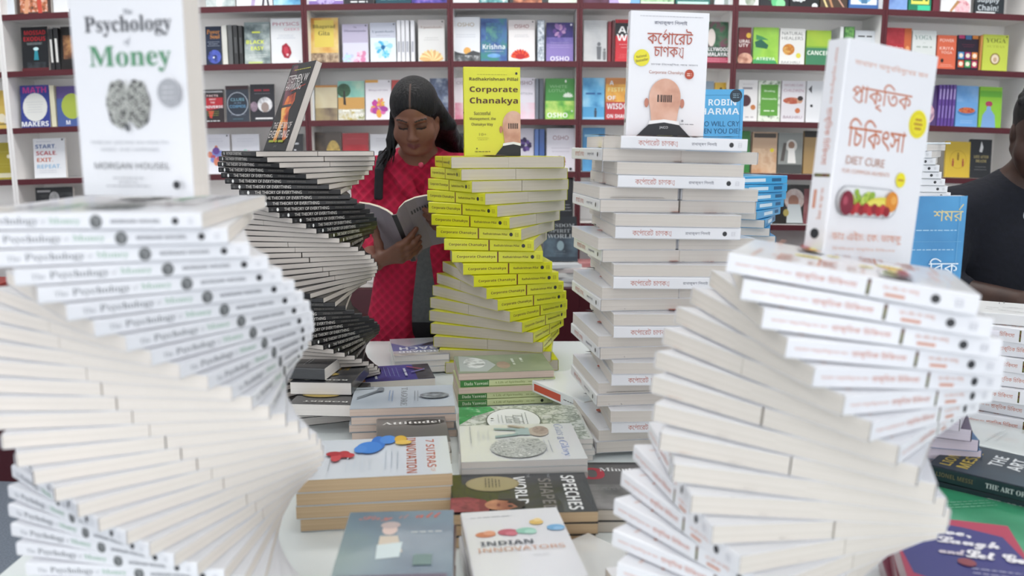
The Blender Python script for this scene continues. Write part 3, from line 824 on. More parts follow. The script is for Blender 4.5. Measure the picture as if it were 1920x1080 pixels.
    (2, 1421, 1463, 151, 'F', '#dfe6d9', 'white paperback with a green lettered panel', [('n', 0, 0, 1, 1, ('#e4e8e0', '#dfe6d9', '#5f7a5a'), 50), ('r', .1, .14, .9, .9, '#5fa03c'), ('t', 'Healing', .5, .74, .5, .06, '#e0f0d4', 's'), ('t', 'Homeopathy', .5, .55, .7, .06, '#e0f0d4', 's'), ('B', '', .5, .26, .6, .05, '#e0f0d4', 's')]),
    (2, 1464, 1509, 152, 'F', '#dcd9de', 'pale paperback with a baby lying down', [('t', 'NATURE CURE', .5, .9, .8, .05, '#b08a9a', 'n'), ('t', 'CHILDREN', .5, .77, .85, .07, '#b08a9a', 'n'), ('m', .45, .52, .38, .14, ('#c98a6a', '#b0523c', '#d9ab8a'), 30), ('c', .78, .54, .13, .14, '#c99a80'), ('c', .8, .58, .12, .1, '#2a2020'), ('c', .7, .28, .11, .11, '#c9744a'), ('t', 'BAKHRU', .5, .12, .8, .07, '#a890a0', 'n')]),
    (2, 1511, 1545, 152, 'F', '#e0e2e6', 'white paperback edge touching the standing diet book', [('p', [(.1, .8), (.3, .9), (.3, .7)], '#5a5a60'), ('c', .3, .4, .08, .08, K8)]),
    (2, 1722, 1757, 161, 'F', '#4f3a70', 'purple paperback with a pink shape by the diet book', [('m', .55, .3, .35, .5, ('#b86a8a', '#e0b8c4', '#5a3a70'), 26)]),
    ] + [(2, 1758 + 6.6 * i, 1764 + 6.6 * i, 159, 'S', '#5f3f94', 'violet spine, %s of five in the violet set' % ('first', 'second', 'third', 'fourth', 'fifth')[i], [('sr', .1, .35, '#a898cc'), ('sr', .5, .8, '#8f7abf')]) for i in range(5)] + [
    (2, 1792, 1835, 161, 'F', '#6fa6dc', 'light blue paperback with a plate of red food', [('n', 0, .6, 1, 1, ('#5f98d4', '#8fbce8'), 14), ('c', .5, .36, .42, .16, '#4a7fb8'), ('m', .5, .4, .38, .13, ('#b8402f', '#d97a4a', '#8a2a24'), 60), ('b', .5, .12, 2, .7, .05, '#bcd8f0')]),
    (2, 1836, 1880, 163, 'F', '#8fc83c', 'lime paperback with a blue seated figure', [('r', 0, .75, 1, .9, '#6fb83f'), ('c', .42, .58, .16, .12, '#b03f5f'), ('c', .42, .46, .1, .12, '#7fa8d8'), ('p', [(.1, .0), (.75, .0), (.7, .3), (.55, .42), (.3, .42), (.15, .3)], '#7fa8d8')]),
    # third shelf
    (3, -22, 38, 268, 'F', '#a89a2c', 'olive yellow paperback at the left picture edge', [('r', 0, .05, 1, .17, '#d9d4b8'), ('c', .65, .62, .06, .06, '#efe8c8'), ('b', .5, .75, 1, .7, .03, '#c9bc60'), ('b', .5, .38, 2, .6, .08, '#bdb050')]),
    (3, 61, 124, 260, 'F', '#e8eaee', 'white paperback with four coloured words', [('b', .35, .92, 1, .5, .03, '#9aa4b4'), ('t', 'START.', .4, .8, .65, .1, '#3f5f9a', 'b'), ('t', 'SCALE.', .42, .63, .65, .1, '#b83a44', 'b'), ('t', 'EXIT.', .36, .46, .5, .1, '#c96a4a', 'b'), ('t', 'REPEAT.', .48, .29, .75, .1, '#9fc4e0', 'b'), ('b', .45, .16, 2, .65, .05, '#b6bac4'), ('c', .93, .96, .025, .03, K8)]),
    (3, 378, 433, 252, 'F', '#e6e6ee', 'white paperback with a red and blue bloom', [('u', .5, .45, .36, 11, ('#b8526a', '#7f8fd0', '#d9866a')), ('c', .52, .58, .12, .12, '#6a4a9a'), ('u', .8, .4, .2, 6, ('#e0b07a', '#c97a6a')), ('b', .5, .85, 2, .6, .06, '#c4c6d2'), dotk]),
    (3, 435, 488, 252, 'F', '#e4e5ec', 'white paperback with a teal and pink bloom', [('u', .5, .42, .34, 10, ('#5fb0a0', '#d98aa0', '#b8d8d0')), ('b', .5, .85, 2, .6, .06, '#c4c6d2')]),
    (3, 530, 570, 252, 'F', '#1f2026', 'black paperback under the tilted black book', [('B', '', .6, .75, .4, .08, W8, 'b'), ('r', .55, .5, .65, .6, W8)]),
    (3, 587, 641, 248, 'F', '#4f4238', 'brown paperback with a golden carved face', [('n', 0, 0, .45, 1, ('#3a302a', '#6a5a4a'), 20), ('m', .72, .4, .26, .55, ('#a8843c', '#d9bc6a', '#8a6a30'), 26), ('r', .56, .5, .68, .53, '#5f4a24'), ('r', .76, .5, .88, .53, '#5f4a24'), ('r', .62, .2, .82, .23, '#6f5528')]),
    (3, 642, 692, 250, 'F', '#b0202c', 'plain red paperback left of her shoulder', [('n', .1, .3, .9, .7, ('#b0202c', '#c4333c'), 16), ('b', .5, .85, 1, .7, .03, '#d0606a')]),
    (3, 694, 740, 252, 'F', '#e2e2e6', 'white paperback behind her hair ends', [('b', .5, .85, 2, .6, .06, '#b6b6be')]),
    (3, 846, 900, 250, 'F', '#1f2a36', 'dark paperback left of the standing yellow book', [('t', 'OSHO', .4, .8, .5, .1, '#9fc4d0', 'n'), ('r', 0, 0, 1, .45, '#2f4a7a')]),
    (3, 945, 1001, 241, 'F', '#d9d4e0', 'white paperback with a dark purple orchid', [('u', .72, .62, .28, 9, ('#4a2f74', '#6a4f9a', '#2f1f54')), ('b', .5, .25, 2, .6, .06, '#b6b0c4')]),
    (3, 1002, 1010, 242, 'S', '#5f7fc0', 'blue spine, left of the blue pair', []),
    (3, 1010.5, 1021, 242, 'S', '#4a68a8', 'blue spine, right of the blue pair', []),
    (3, 1024, 1078, 241, 'F', '#e2dfe8', 'white paperback with dark red flowers at its foot', [('t', 'OSHO', .5, .78, .55, .1, '#8f5a6a', 'n'), ('b', .5, .5, 2, .7, .08, '#a6a2b0'), ('u', .5, .2, .26, 9, ('#a0283c', '#c44a54', '#7f1f30')), ('c', .85, .05, .05, .05, K8)]),
    (3, 1092, 1134, 240, 'F', '#3f8fc4', 'blue paperback left of the tall white stack', [('B', '', .45, .82, .8, .1, '#a8d8f0', 'n'), ('n', 0, 0, 1, .5, ('#2f6fae', '#5fa8d8'), 14)]),
    (3, 1383, 1406, 246, 'F', '#2f7f34', 'green paperback right of the bright blue book', [('c', .5, .75, .2, .14, '#a03a2f')]),
    (3, 1409, 1456, 248, 'F', '#c9a88a', 'tan glossy paperback with a yellow dot', [('n', 0, 0, 1, .6, ('#b98a68', '#dcc0a2', '#c99a74'), 16), ('r', .05, .86, .95, .97, '#4a4038'), ('c', .8, .56, .08, .08, '#e4d23c')]),
    (3, 1458, 1504, 250, 'F', '#8f938f', 'grey paperback with a white-bearded old man', [('r', 0, 0, 1, .22, '#4a4d4c'), ('c', .55, .68, .24, .26, '#d9d6d0'), ('c', .55, .7, .13, .15, '#9a7a66'), ('p', [(.42, .62), (.68, .62), (.75, .25), (.4, .25)], '#eceae6'), ('p', [(.1, .3), (.25, .3), (.35, .75), (.22, .75)], '#5a5450')]),
    (3, 1506, 1540, 246, 'F', '#a88a5a', 'tan and black paperback edge by the diet book', [('r', 0, .85, 1, 1, '#2a2622')]),
    (3, 1772, 1821, 266, 'F', '#d8b83c', 'golden yellow paperback with three small figures', [('c', .5, .5, .34, .36, '#c9a52f'), ('c', .5, .5, .31, .33, '#d8b83c'), ('g', .5, .55, .2, '#8a6a24'), ('g', .3, .38, .2, '#a8503a'), ('g', .7, .38, .2, '#a8503a')]),
    (3, 1818, 1860, 262, 'F', '#24262a', 'black paperback with a white feather', [('p', [(.42, .68), (.5, .95), (.6, .8), (.55, .66)], '#e6e6e6'), ('t', 'LIFE AFTER', .52, .55, .7, .07, '#b0a06a', 's'), ('t', 'DEATH', .52, .44, .5, .07, '#b0a06a', 's'), ('b', .5, .25, 2, .6, .07, '#8a8a8a')]),
    # low shelf
    (4, 66, 140, 352, 'F', '#1f2124', 'black and white photo paperback low on the left', [('m', .5, .72, .14, .18, ('#8a8a8a', '#c0c0c0'), 60), ('r', .05, .88, .4, .93, '#b0b0b0')]),
    (4, 1036, 1074, 328, 'F', '#23242a', 'black paperback with white lines, low behind the yellow spiral', [('b', .6, .3, 3, .7, .06, '#c4c8cc'), ('c', .85, .08, .05, .05, W8)]),
    (4, 1424, 1448, 347, 'F', '#a9d2ea', 'pale blue paperback low beside the sage book', [('B', '', .5, .72, .7, .08, '#4a7fae', 'b'), ('n', 0, 0, 1, .5, ('#cfe6f2', '#6fb8e0'), 30), ('c', .6, .5, .16, .14, '#e0d08a')]),
    (4, 1449, 1517, 347, 'F', '#26221f', 'dark paperback with a sage in a pale beard', [('m', .58, .62, .28, .3, ('#c9a8a0', '#e0d2cc', '#b08a84'), 20), ('c', .56, .58, .15, .17, '#a87a68'), ('p', [(.4, .5), (.75, .5), (.85, .02), (.38, .02)], '#cfd6d8'), ('n', .85, 0, 1, .9, ('#7a3a44', '#a06a6a'), 20), ('c', .36, .28, .08, .1, '#b0a05a')]),
]


def shelf_pos(px, row, Y):
    return at_y(px, 100, Y).x


def shelf_z(x, row):
    return bend((x, 0, ZB[row + 1]))[2]


rs = random.Random(3)
for (row, x0, x1, ytop, kind, col, lab, art) in SHELF:
    ybk = YS + .045
    # iterate once for the bow of the run
    cx = at_y((x0 + x1) / 2, 300, ybk).x
    ybk += 0.018 * cx * cx
    yrow = {0: 0, 1: 100, 2: 210, 3: 310, 4: 405}[row]
    X0, X1 = at_y(x0, yrow, ybk).x, at_y(x1, yrow, ybk).x
    cx = (X0 + X1) / 2
    w = X1 - X0 - .001
    zb = shelf_z(cx, row) + .0006
    slope = -2 * 0.0078 * cx
    hgt = at_y((x0 + x1) / 2, ytop, ybk).z - zb
    label = lab + ', ' + ROWN[row]
    if kind == 'F':
        lean = radians(rs.uniform(4, 7))
        h = hgt / cos(lean)
        t = rs.uniform(.011, .018)
        A = Art(w, h)
        draw(A, art)
        M = stand((cx, ybk, zb), yaw=0.036 * cx, lean=lean, roll=-slope, t=t, h=h)
        # lift so that the back bottom edge stays on the board
        make_book(w, h, t, mat(col, .35, coat=.15), label, Matrix.Translation((0, 0, t * sin(lean) * 1.0)) @ M, 'books facing out on the bookcase', front=A, paper=PAPER_WHITE)
    else:
        h, t, d = hgt, w, .13
        S = Art(h, t)
        for e in art:
            if e[0] == 'sr':
                S.rect(e[1] * h, .25 * t, e[2] * h, .75 * t, mat(e[3], .4))
            elif e[0] == 'sn':
                S.rect(.02 * h, .06 * t, .98 * h, .94 * t, noise_mat(e[1], e[2], .25))
        base = mat(col, .35, coat=.15)
        B = Matrix(((0, 0, 1), (0, 1, 0), (-1, 0, 0))).to_4x4()
        M = Matrix.Translation((X0 + .0005, ybk, zb)) @ B @ Matrix.Translation((-h / 2, d / 2, 0))
        make_book(d, h, t, base, label, M, 'books spine out on the bookcase', spine=S, paper=PAPER_WHITE)

# stack of flat books and one upright book on the ledge under the shelves, behind the yellow spiral
zl = bend((0.2, 0, ZLEDGE))[2]
for k in range(5):
    A = Art(.13, .2)
    make_book(.13, .2, .019, mat(('#d9dcdc', '#c9cccd', '#e2e3e0', '#cfc6c4', '#dde0e2')[k]), 'pale flat paperback, %s from the bottom, ledge stack behind the yellow spiral' % ordinal(k + 1),
              pose((at_y(1056, 530, 3.56).x, 3.57, zl + .0006 + .0195 * k), radians((4, -6, 9, -3, 12)[k])), 'flat books on the cabinet ledge', paper=PAPER_WHITE)
zt = zl + .0006 + .0195 * 5
for k in range(2):
    make_book(.125, .19, .02, mat(('#c98a8a', '#dcdcd8')[k]), ('pinkish flat paperback on the ledge left of the tall white stack', 'white flat paperback under the pinkish one on the ledge')[k],
              pose((at_y(1096, 530, 3.57).x + .06, 3.59, zl + .0006 + (.0805 if k == 0 else .06)), .1), 'flat books on the cabinet ledge', paper=PAPER_WHITE)
for k in range(3):
    make_book(.125, .19, .0192, mat(('#d2cfcb', '#e0deda', '#c8cacc')[k]), 'white flat paperback, %s from the bottom, beneath the pinkish pair' % ordinal(k + 1),
              pose((at_y(1096, 530, 3.57).x + .06, 3.59, zl + .0006 + .0197 * k), .05 * k), 'flat books on the cabinet ledge', paper=PAPER_WHITE)
A = Art(.148, .19)
draw(A, [('r', 0, .0, 1, .5, '#39444f'), ('n', 0, .1, 1, .55, ('#2d343c', '#46535f', '#5f7380'), 14), ('t', 'WISDOM', .5, .8, .8, .08, '#9aa0a2', 's'), ('t', 'SPIRIT', .48, .68, .6, .08, '#9aa0a2', 's'), ('t', 'WORLD', .5, .56, .75, .09, '#b0b6b8', 's'), ('c', .5, .35, .1, .14, '#8fa6ae'), ('b', .5, .2, 2, .4, .06, '#7a848c')])
p = at_y(1050, 500, 3.62)
make_book(.142, .19, .016, mat('#262a30', .35), 'dark slate paperback standing on the ledge stack, grey capitals', stand((p.x - .005, 3.56, zt + .004), lean=radians(7), t=.016, h=.19), None, front=A, paper=PAPER_WHITE)
# flat stacks on the ledge seen left of the girl
for s, (px, n, cc) in enumerate(((688, 6, ('#e0ddd4', '#d2cec6')), (640, 5, ('#dcd8d0', '#c9c4bb')))):
    for k in range(n):
        make_book(.13, .2, .02, mat(cc[k % 2]), 'cream flat paperback, %s from the bottom, %s ledge stack left of the girl' % (ordinal(k + 1), ('nearer', 'farther')[s]),
                  pose((at_y(px, 540, 3.57).x, 3.60, zl + .0006 + .0206 * k), radians(90 + rs.uniform(-4, 4))), 'flat books on the cabinet ledge', paper=PAPER_WHITE)


# ------------------------------------------------------------------ the display table
TABLE = mat('#dfe6e6', 0.35, 'white_table_laminate', coat=.2)
TX0, TX1, TY0, TY1, TZ = -0.67, 1.95, 0.40, 2.37, 0.75
t = thing('display_table', 'large white display table carrying the book spirals', 'table', None, Matrix.Translation((0.64, 1.385, 0)))
m = MB(); m.box(TX0 - .64, TX1 - .64, TY0 - 1.385, TY1 - 1.385, TZ - .03, TZ, TABLE, .003); m.build('tabletop', t)
for (a, b, c, d) in ((TX0 + .04, TX1 - .04, TY0 + .04, TY0 + .058), (TX0 + .04, TX1 - .04, TY1 - .058, TY1 - .04)):
    m = MB(); m.box(a - .64, b - .64, c - 1.385, d - 1.385, .10, TZ - .0305, MAROON_DK); m.build('apron_panel', t)
for x in (TX0 + .07, TX1 - .07):
    for y in (TY0 + .09, TY1 - .09):
        m = MB(); m.box(x - .025 - .64, x + .025 - .64, y - .025 - 1.385, y + .025 - 1.385, 0, TZ - .0305, MAROON_DK, .003); m.build('leg', t)

# ------------------------------------------------------------------ book designs of the five displays
WCOV = mat('#e9eaee', .32, 'white_cover', coat=.25)
INK, GREEN_T, GREY_T = '#484b51', '#5a9670', '#8d9198'


def fx(A, s, cx, cy, w, h, c, st='n', rot=0):
    A.text(s, cx * A.w, cy * A.h, w * A.w if w else None, h * A.h if h else None, mat(c, .5), st=st, rot=rot)


def lines(A, cx, cy, w, th, c):
    A.bars(cx * A.w, cy * A.h, 1, w * A.w, .01, mat(c, .5), th)


def penguin(A, x, y, r, c='#2a2c30'):
    A.ell(x, y, r, r * 1.05, mat(c, .4), 14)


def logo(A, x, y, h, c):
    m_ = mat(c, .5)
    for k in (-1, 0, 1):
        A.rect(x - h * .35, y + k * h * .33 - h * .05, x + h * .35, y + k * h * .33 + h * .05, m_)
    A.rect(x - h * .35, y - h * .4, x - h * .25, y + h * .4, m_)
    A.rect(x + h * .25, y - h * .4, x + h * .35, y + h * .4, m_)


# white brain book
PW, PH, PT = .129, .205, .0144


def brain_front():
    A = Art(PW, PH)
    lines(A, .52, .962, .6, .0012, '#a3a6ab')
    fx(A, 'The', .53, .895, .085, None, GREY_T, 's')
    fx(A, 'Psychology', .52, .828, .76, .098, INK, 's')
    fx(A, 'of', .51, .752, .06, .045, GREY_T, 'i')
    fx(A, 'Money', .52, .672, .72, .125, GREEN_T, 's')
    bm_ = noise_mat(('#141618', '#2a2d30', '#d4d6d0', '#1c1e20'), 210, .45, contrast=(.38, .62), stretch=(1, 1.2, 1))
    w, h = A.w, A.h
    for sx in (-1, 1):
        P = []
        for k in range(26):
            a = 2 * pi * k / 26
            rr = 1 + .05 * sin(7 * a + sx) + .03 * sin(13 * a)
            P.append((w * (.48 + sx * .086) + cos(a) * w * .108 * rr, h * .455 + sin(a) * h * .118 * rr))
        A.poly(P, bm_)
    lm = mat('#c4c6c0', .5)
    rb = random.Random(5)
    for sx in (-1, 1):
        for k in range(11):
            y0 = .365 + .018 * k
            ww = .15 * math.sqrt(max(0, 1 - ((y0 - .455) / .118) ** 2)) + .02
            pts = []
            for q in range(6):
                f = q / 5
                pts.append((w * (.48 + sx * (.015 + ww * f)), h * (y0 + .011 * sin(q * 2.1 + k * 1.7) + .012 * f)))
            A.line(pts, .0011, lm)
    A.rect(w * .474, h * .34, w * .486, h * .57, lm)
    A.ell(w * .47, h * .34, w * .02, h * .02, mat('#5a5d60', .5), 10)
    A.ell(w * .855, h * .507, w * .1, w * .107, mat('#a9abb0', .4), 24)
    for dy in (.025, 0, -.025):
        lines(A, .855, .507 + dy, .13, .0012, '#d2d3d6')
    fx(A, 'TIMELESS LESSONS ON WEALTH,', .48, .266, .70, .016, '#9da0a6', 'n')
    fx(A, 'GREED, AND HAPPINESS', .48, .231, .52, .016, '#9da0a6', 'n')
    fx(A, 'MORGAN HOUSEL', .49, .152, .67, .031, '#3c3f45', 'q')
    for y, ww in ((.092, .32), (.072, .2), (.052, .5)):
        lines(A, .45, y, ww, .001, '#a6a8ac')
    penguin(A, A.w * .885, A.h * .06, .004)
    return A


def brain_spine():
    S = Art(PH, PT)
    c = .5
    fx(S, 'The', .085, c, .05, .3, '#a2a5aa', 's')
    fx(S, 'Psychology', .235, c, .22, .52, '#7d8186', 's')
    fx(S, 'of', .365, c, .022, .3, '#a2a5aa', 'i')
    fx(S, 'Money', .45, c, .125, .44, '#9fbfab', 's')
    bm_ = noise_mat(('#3f4245', '#707375', '#8d908e'), 170, .5)
    S.ell(PH * .575, PT * .5, PT * .36, PT * .4, bm_, 18)
    S.rect(PH * .5735, PT * .14, PH * .5765, PT * .86, mat('#a5a7a6', .5))
    fx(S, 'MORGAN HOUSEL', .735, c, .2, .22, '#7b7e84', 'b')
    penguin(S, PH * .893, PT * .5, PT * .2)
    logo(S, PH * .955, PT * .5, PT * .34, '#cfd1d6')
    return S


def brain_book(label, M, t=PT, plain=False):
    return make_book(PW, PH, t, WCOV, label, M, None, front=None if plain else brain_front(), spine=brain_spine(), paper=page_mat('#e2dad0', '#efe8e0'))


# yellow book
YW, YH, YT = .14, .216, .0268
YEL = mat('#dcdc22', .35, 'yellow_cover', coat=.2)


def bald_head(A, cx, cy, rx, ry, clip=None, jaico=False):
    """back view of a bald head with a striped code on it, above a white collar and a dark jacket"""
    sk = noise_mat(('#c08a74', '#d6a58e', '#e2b8a4'), 25, .45)

    def clipx(P):
        if clip is None:
            return P
        return [(min(x, clip), y) for x, y in P]
    ear = mat('#c07f6a', .45)
    A.poly(clipx([(cx + rx * 1.16 * sx + rx * .14 * cos(a), cy - ry * .35 + ry * .26 * sin(a)) for sx in (-1,) for a in [2 * pi * k / 14 for k in range(14)]]), ear)
    if clip is None:
        A.ell(cx + rx * 1.12, cy - ry * .35, rx * .14, ry * .26, ear, 14)
    P = [(cx + rx * cos(a), cy + ry * sin(a)) for a in [pi * k / 24 for k in range(25)]]
    P += [(cx - rx * 1.02, cy - ry * .25), (cx - rx * .9, cy - ry * .75), (cx - rx * .8, cy - ry * 1.45), (cx + rx * .8, cy - ry * 1.45), (cx + rx * .9, cy - ry * .75), (cx + rx * 1.02, cy - ry * .25)]
    A.poly(clipx(P), sk)
    k_ = mat('#3a2c2a', .5)
    x = cx - rx * .48
    rr = random.Random(2)
    while x < cx + rx * .48:
        ww = rx * rr.uniform(.03, .1)
        if clip is None or x + ww < clip:
            A.rect(x, cy - ry * .3, x + ww, cy + ry * .1, k_)
        x += ww + rx * rr.uniform(.03, .07)
    A.poly(clipx([(cx - rx * .95, cy - ry * 1.35), (cx, cy - ry * 1.25), (cx + rx * .95, cy - ry * 1.35), (cx + rx * 1.0, cy - ry * 1.55), (cx - rx * 1.0, cy - ry * 1.55)]), mat('#f0f0f0', .4))
    A.poly(clipx([(cx - rx * 1.75, 0.0005), (cx - rx * .98, cy - ry * 1.55), (cx, cy - ry * 1.42), (cx + rx * .98, cy - ry * 1.55), (cx + rx * 1.75, 0.0005)]), mat('#26282d', .5))
    if jaico:
        A.text('JAICO', cx, cy - ry * 1.72, rx * .55, None, mat('#d6d6d8', .5), st='n')


def yellow_front():
    A = Art(YW, YH)
    br = '#5a4a20'
    lines(A, .5, .915, .62, .0012, '#a8a42a')
    penguin(A, YW * .93, YH * .93, .003)
    fx(A, 'Radhakrishnan Pillai', .53, .866, .86, .036, br, 'b')
    fx(A, 'Corporate', .53, .742, .85, .078, '#57301f', 'b')
    fx(A, 'Chanakya', .53, .617, .85, .088, '#57301f', 'b')
    fx(A, 'Successful', .32, .483, .29, .04, '#7a7030', 'b')
    fx(A, 'Management, the', .33, .418, .46, .04, '#7a7030', 'b')
    fx(A, 'Chanakya Way', .32, .355, .38, .042, '#7a7030', 'b')
    fx(A, '10+', .33, .245, .13, .03, '#a39c30', 'n')
    for y in (.205, .185):
        lines(A, .33, y, .22, .001, '#a8a42a')
    bald_head(A, YW * .87, YH * .355, YW * .19, YH * .155, clip=YW * .998)
    A.ell(YW * .22, YH * .085, .002, .002, mat('#7a7030', .5), 8)
    lines(A, .32, .05, .34, .0016, '#5a5420')
    return A


def yellow_spine():
    S = Art(YH, YT)
    fx(S, 'Corporate Chanakya', .265, .5, .42, .3, '#5c3a24', 'b')
    S.rect(YH * .497, YT * .03, YH * .512, YT * .97, mat('#6a2a22', .45))
    fx(S, 'Radhakrishnan Pillai', .70, .5, .28, .2, '#6b5a28', 'b')
    penguin(S, YH * .885, YT * .5, YT * .16)
    logo(S, YH * .95, YT * .5, YT * .42, '#b3ab28')
    return S


def yellow_book(label, M, t=YT, plain=False):
    return make_book(YW, YH, t, YEL, label, M, None, front=None if plain else yellow_front(), spine=yellow_spine(), paper=page_mat('#c4bbab', '#d0c8ba'))


# black space book
TW, TH_, TT = .129, .198, .0106
BLK = mat('#161517', .35, 'black_cover', coat=.12)


def black_front():
    A = Art(TW, TH_)
    hot = noise_mat(('#5a2a24', '#b84a2a', '#e8803c', '#f4bc62'), 26, .35, contrast=(.32, .6))
    w, h = TW, TH_
    A.poly([(w * .12, h * .98), (w * .3, h * .98), (w * .42, h * .66), (w * .38, h * .5), (w * .18, h * .52), (w * .05, h * .8)], noise_mat(('#3a2a30', '#7a4a56', '#a86a70'), 18, .35))
    A.poly([(w * .3, h * .62), (w * .6, h * .66), (w * .66, h * .56), (w * .56, h * .46), (w * .64, h * .36), (w * .86, h * .14), (w * .72, h * .1), (w * .5, h * .34), (w * .44, h * .1), (w * .3, h * .1), (w * .34, h * .36), (w * .2, h * .48)], hot)
    A.poly([(w * .34, h * .67), (w * .9, h * .735), (w * .9, h * .745), (w * .34, h * .69)], mat('#b0402c', .4))
    A.poly([(w * .2, h * .49), (w * .6, h * .5), (w * .6, h * .53), (w * .2, h * .52)], mat('#4a4040', .4))
    lines(A, .55, .925, .8, .002, '#b9b04a')
    for s, cy, cw, ch in (('STEPHEN W', .82, .84, .09), ('HAWKING', .73, .66, .085)):
        A.text(s, w * (.5 if cw > .7 else .42), h * cy, w * cw, h * ch, mat('#ece8e4', .45), st='n')
    A.text('THE THEORY OF', w * .52, h * .285, w * .78, h * .07, mat('#f0e6e0', .45), st='n')
    A.text('EVERYTHING', w * .5, h * .185, w * .84, h * .085, mat('#f2eae4', .45), st='n')
    lines(A, .5, .105, .86, .005, '#a8ae3a')
    A.text('JAICO', w * .52, h * .045, w * .12, None, mat('#8a8886', .5))
    return A


def black_spine():
    S = Art(TH_, TT)
    logo(S, TH_ * .035, TT * .5, TT * .5, '#6a6a68')
    S.ell(TH_ * .09, TT * .5, TT * .22, TT * .34, mat('#e8e8e4', .4), 12)
    fx(S, 'THE THEORY OF EVERYTHING', .385, .52, .46, .58, '#ded9d2', 'n')
    fx(S, 'STEPHEN W HAWKING', .78, .5, .2, .32, '#7d7872', 'n')
    return S


def black_book(label, M, front=None, t=TT):
    A = front or Art(TW, TH_)
    return make_book(TW, TH_, t, BLK, label, M, None, front=A, spine=black_spine(), paper=page_mat('#c9c1b9', '#d8d0c8'))


# white book with Bengali lettering and the bald head
BEN_T1 = word('ক\u09c7প\u09be\u09c7রট', [([(1.36, .66), (1.5, .84)], .055)])
BEN_T2 = word('চ\u09beণক', [([(2.36, .56), (2.5, .5), (2.46, .3), (2.36, .2), (2.6, -.02), (2.72, .08)], .05), ([(2.58, .58), (2.78, .58)], .05), ([(2.74, .58), (2.74, -.1)], .055)])


BEN_AUTH = 'র\u09beধ\u09beক\u09c3ষণ \u09bfপল\u09beই'


def joined(a, b, gap):
    va, fa = a
    vb, fb = b
    vb = vb.copy()
    vb[:, 0] += va[:, 0].max() - vb[:, 0].min() + gap
    return np.vstack([va, vb]), list(fa) + [tuple(len(va) + j for j in f) for f in fb]


BEN_TT = joined(BEN_T1, BEN_T2, .35)
CW, CH, CT = .14, .216, .0208


def bengali_front():
    A = Art(CW, CH)
    lines(A, .52, .962, .8, .0009, '#a9abb4')
    A.text(BEN_AUTH, CW * .51, CH * .91, CW * .42, CH * .043, mat('#4a4f6a', .5))
    A.text(BEN_T1, CW * .51, CH * .805, CW * .58, CH * .125, mat('#b0503c', .45))
    A.text(BEN_T2, CW * .5, CH * .68, CW * .38, CH * .1, mat('#b0503c', .45))
    A.ell(CW * .16, CH * .63, CW * .1, CW * .103, mat('#e6dc2e', .4), 24)
    fx(A, 'National', .155, .643, .13, .022, '#8a7a30', 'b', rot=.2)
    fx(A, 'Bestseller', .165, .612, .16, .022, '#8a7a30', 'b', rot=.2)
    A.text('চ\u09beণক \u09bfন\u09c7দর্\u09bfশত প\u09c7থ সফল', CW * .58, CH * .582, CW * .6, CH * .022, mat('#7d7f88', .5))
    fx(A, 'Corporate Chanakya', .48, .517, .44, .032, '#b0705c', 'n')
    A.ell(CW * .775, CH * .51, CW * .058, CW * .06, mat('#b8482c', .4), 20)
    lines(A, .775, .515, .08, .0016, '#e8c8ba')
    lines(A, .775, .5, .07, .0016, '#e8c8ba')
    bald_head(A, CW * .475, CH * .325, CW * .2, CH * .145, jaico=True)
    A.ell(CW * .71, CH * .135, .0022, .0022, mat('#8d8f94', .5), 10)
    lines(A, .77, .108, .22, .0012, '#7d7f86')
    return A


def bengali_spine():
    S = Art(CH, CT)
    S.text(BEN_TT, CH * .29, CT * .52, CH * .31, CT * .6, mat('#b8604c', .45))
    S.text(BEN_AUTH, CH * .655, CT * .5, CH * .2, CT * .36, mat('#55586a', .5))
    penguin(S, CH * .872, CT * .5, CT * .19)
    logo(S, CH * .94, CT * .5, CT * .42, '#d2d3d8')
    return S


def bengali_book(label, M, t=CT, plain=False):
    return make_book(CW, CH, t, WCOV, label, M, None, front=None if plain else bengali_front(), spine=bengali_spine(), paper=page_mat('#cfc8c0', '#dad4cc'))


# white book with the fruit tray
DW, DH, DT = .128, .216, .0194
DIET1 = word('প\u09beক\u09c3\u09bfতক', [([(.12, .16), (.3, .04), (.5, -.02), (.66, .08)], .05)])
DIET2 = '\u09bfচ\u09bfকৎস\u09be'
DIET0 = 'স\u09beধ\u09beরণ অসুখ\u09bfবসু\u09c7খর জন'
DIETA = 'ড\u09beঃ এইচ. \u09c7ক. ভ\u09beষকু'


def fruit(A, x0, y0, x1, y1):
    w, h = x1 - x0, y1 - y0
    r = random.Random(4)

    def e(cx, cy, rx, ry, c, rot=0):
        A.ell(x0 + cx * w, y0 + cy * h, rx * w, ry * w, mat(c, .35), 14, rot)
    for k in range(22):
        e(.22 + .36 * r.random(), .45 + .4 * r.random() * (1 - abs(k % 5 - 2) * .1), .04, .04, ('#a9c24a', '#8fb03a', '#c4d66a')[k % 3])
    e(.66, .55, .2, .05, '#d9cf4a', .12)
    e(.62, .46, .2, .045, '#e4da62', .1)
    e(.88, .58, .11, .12, '#d98a2c')
    e(.91, .64, .05, .05, '#e8a850')
    for k in range(9):
        e(.24 + .07 * k, .2 + .08 * (k % 2), .055, .06, ('#a8242c', '#b8343a', '#8f1c26')[k % 3])
    e(.12, .42, .11, .14, '#7a1f34')
    e(.09, .5, .04, .05, '#a8485a')


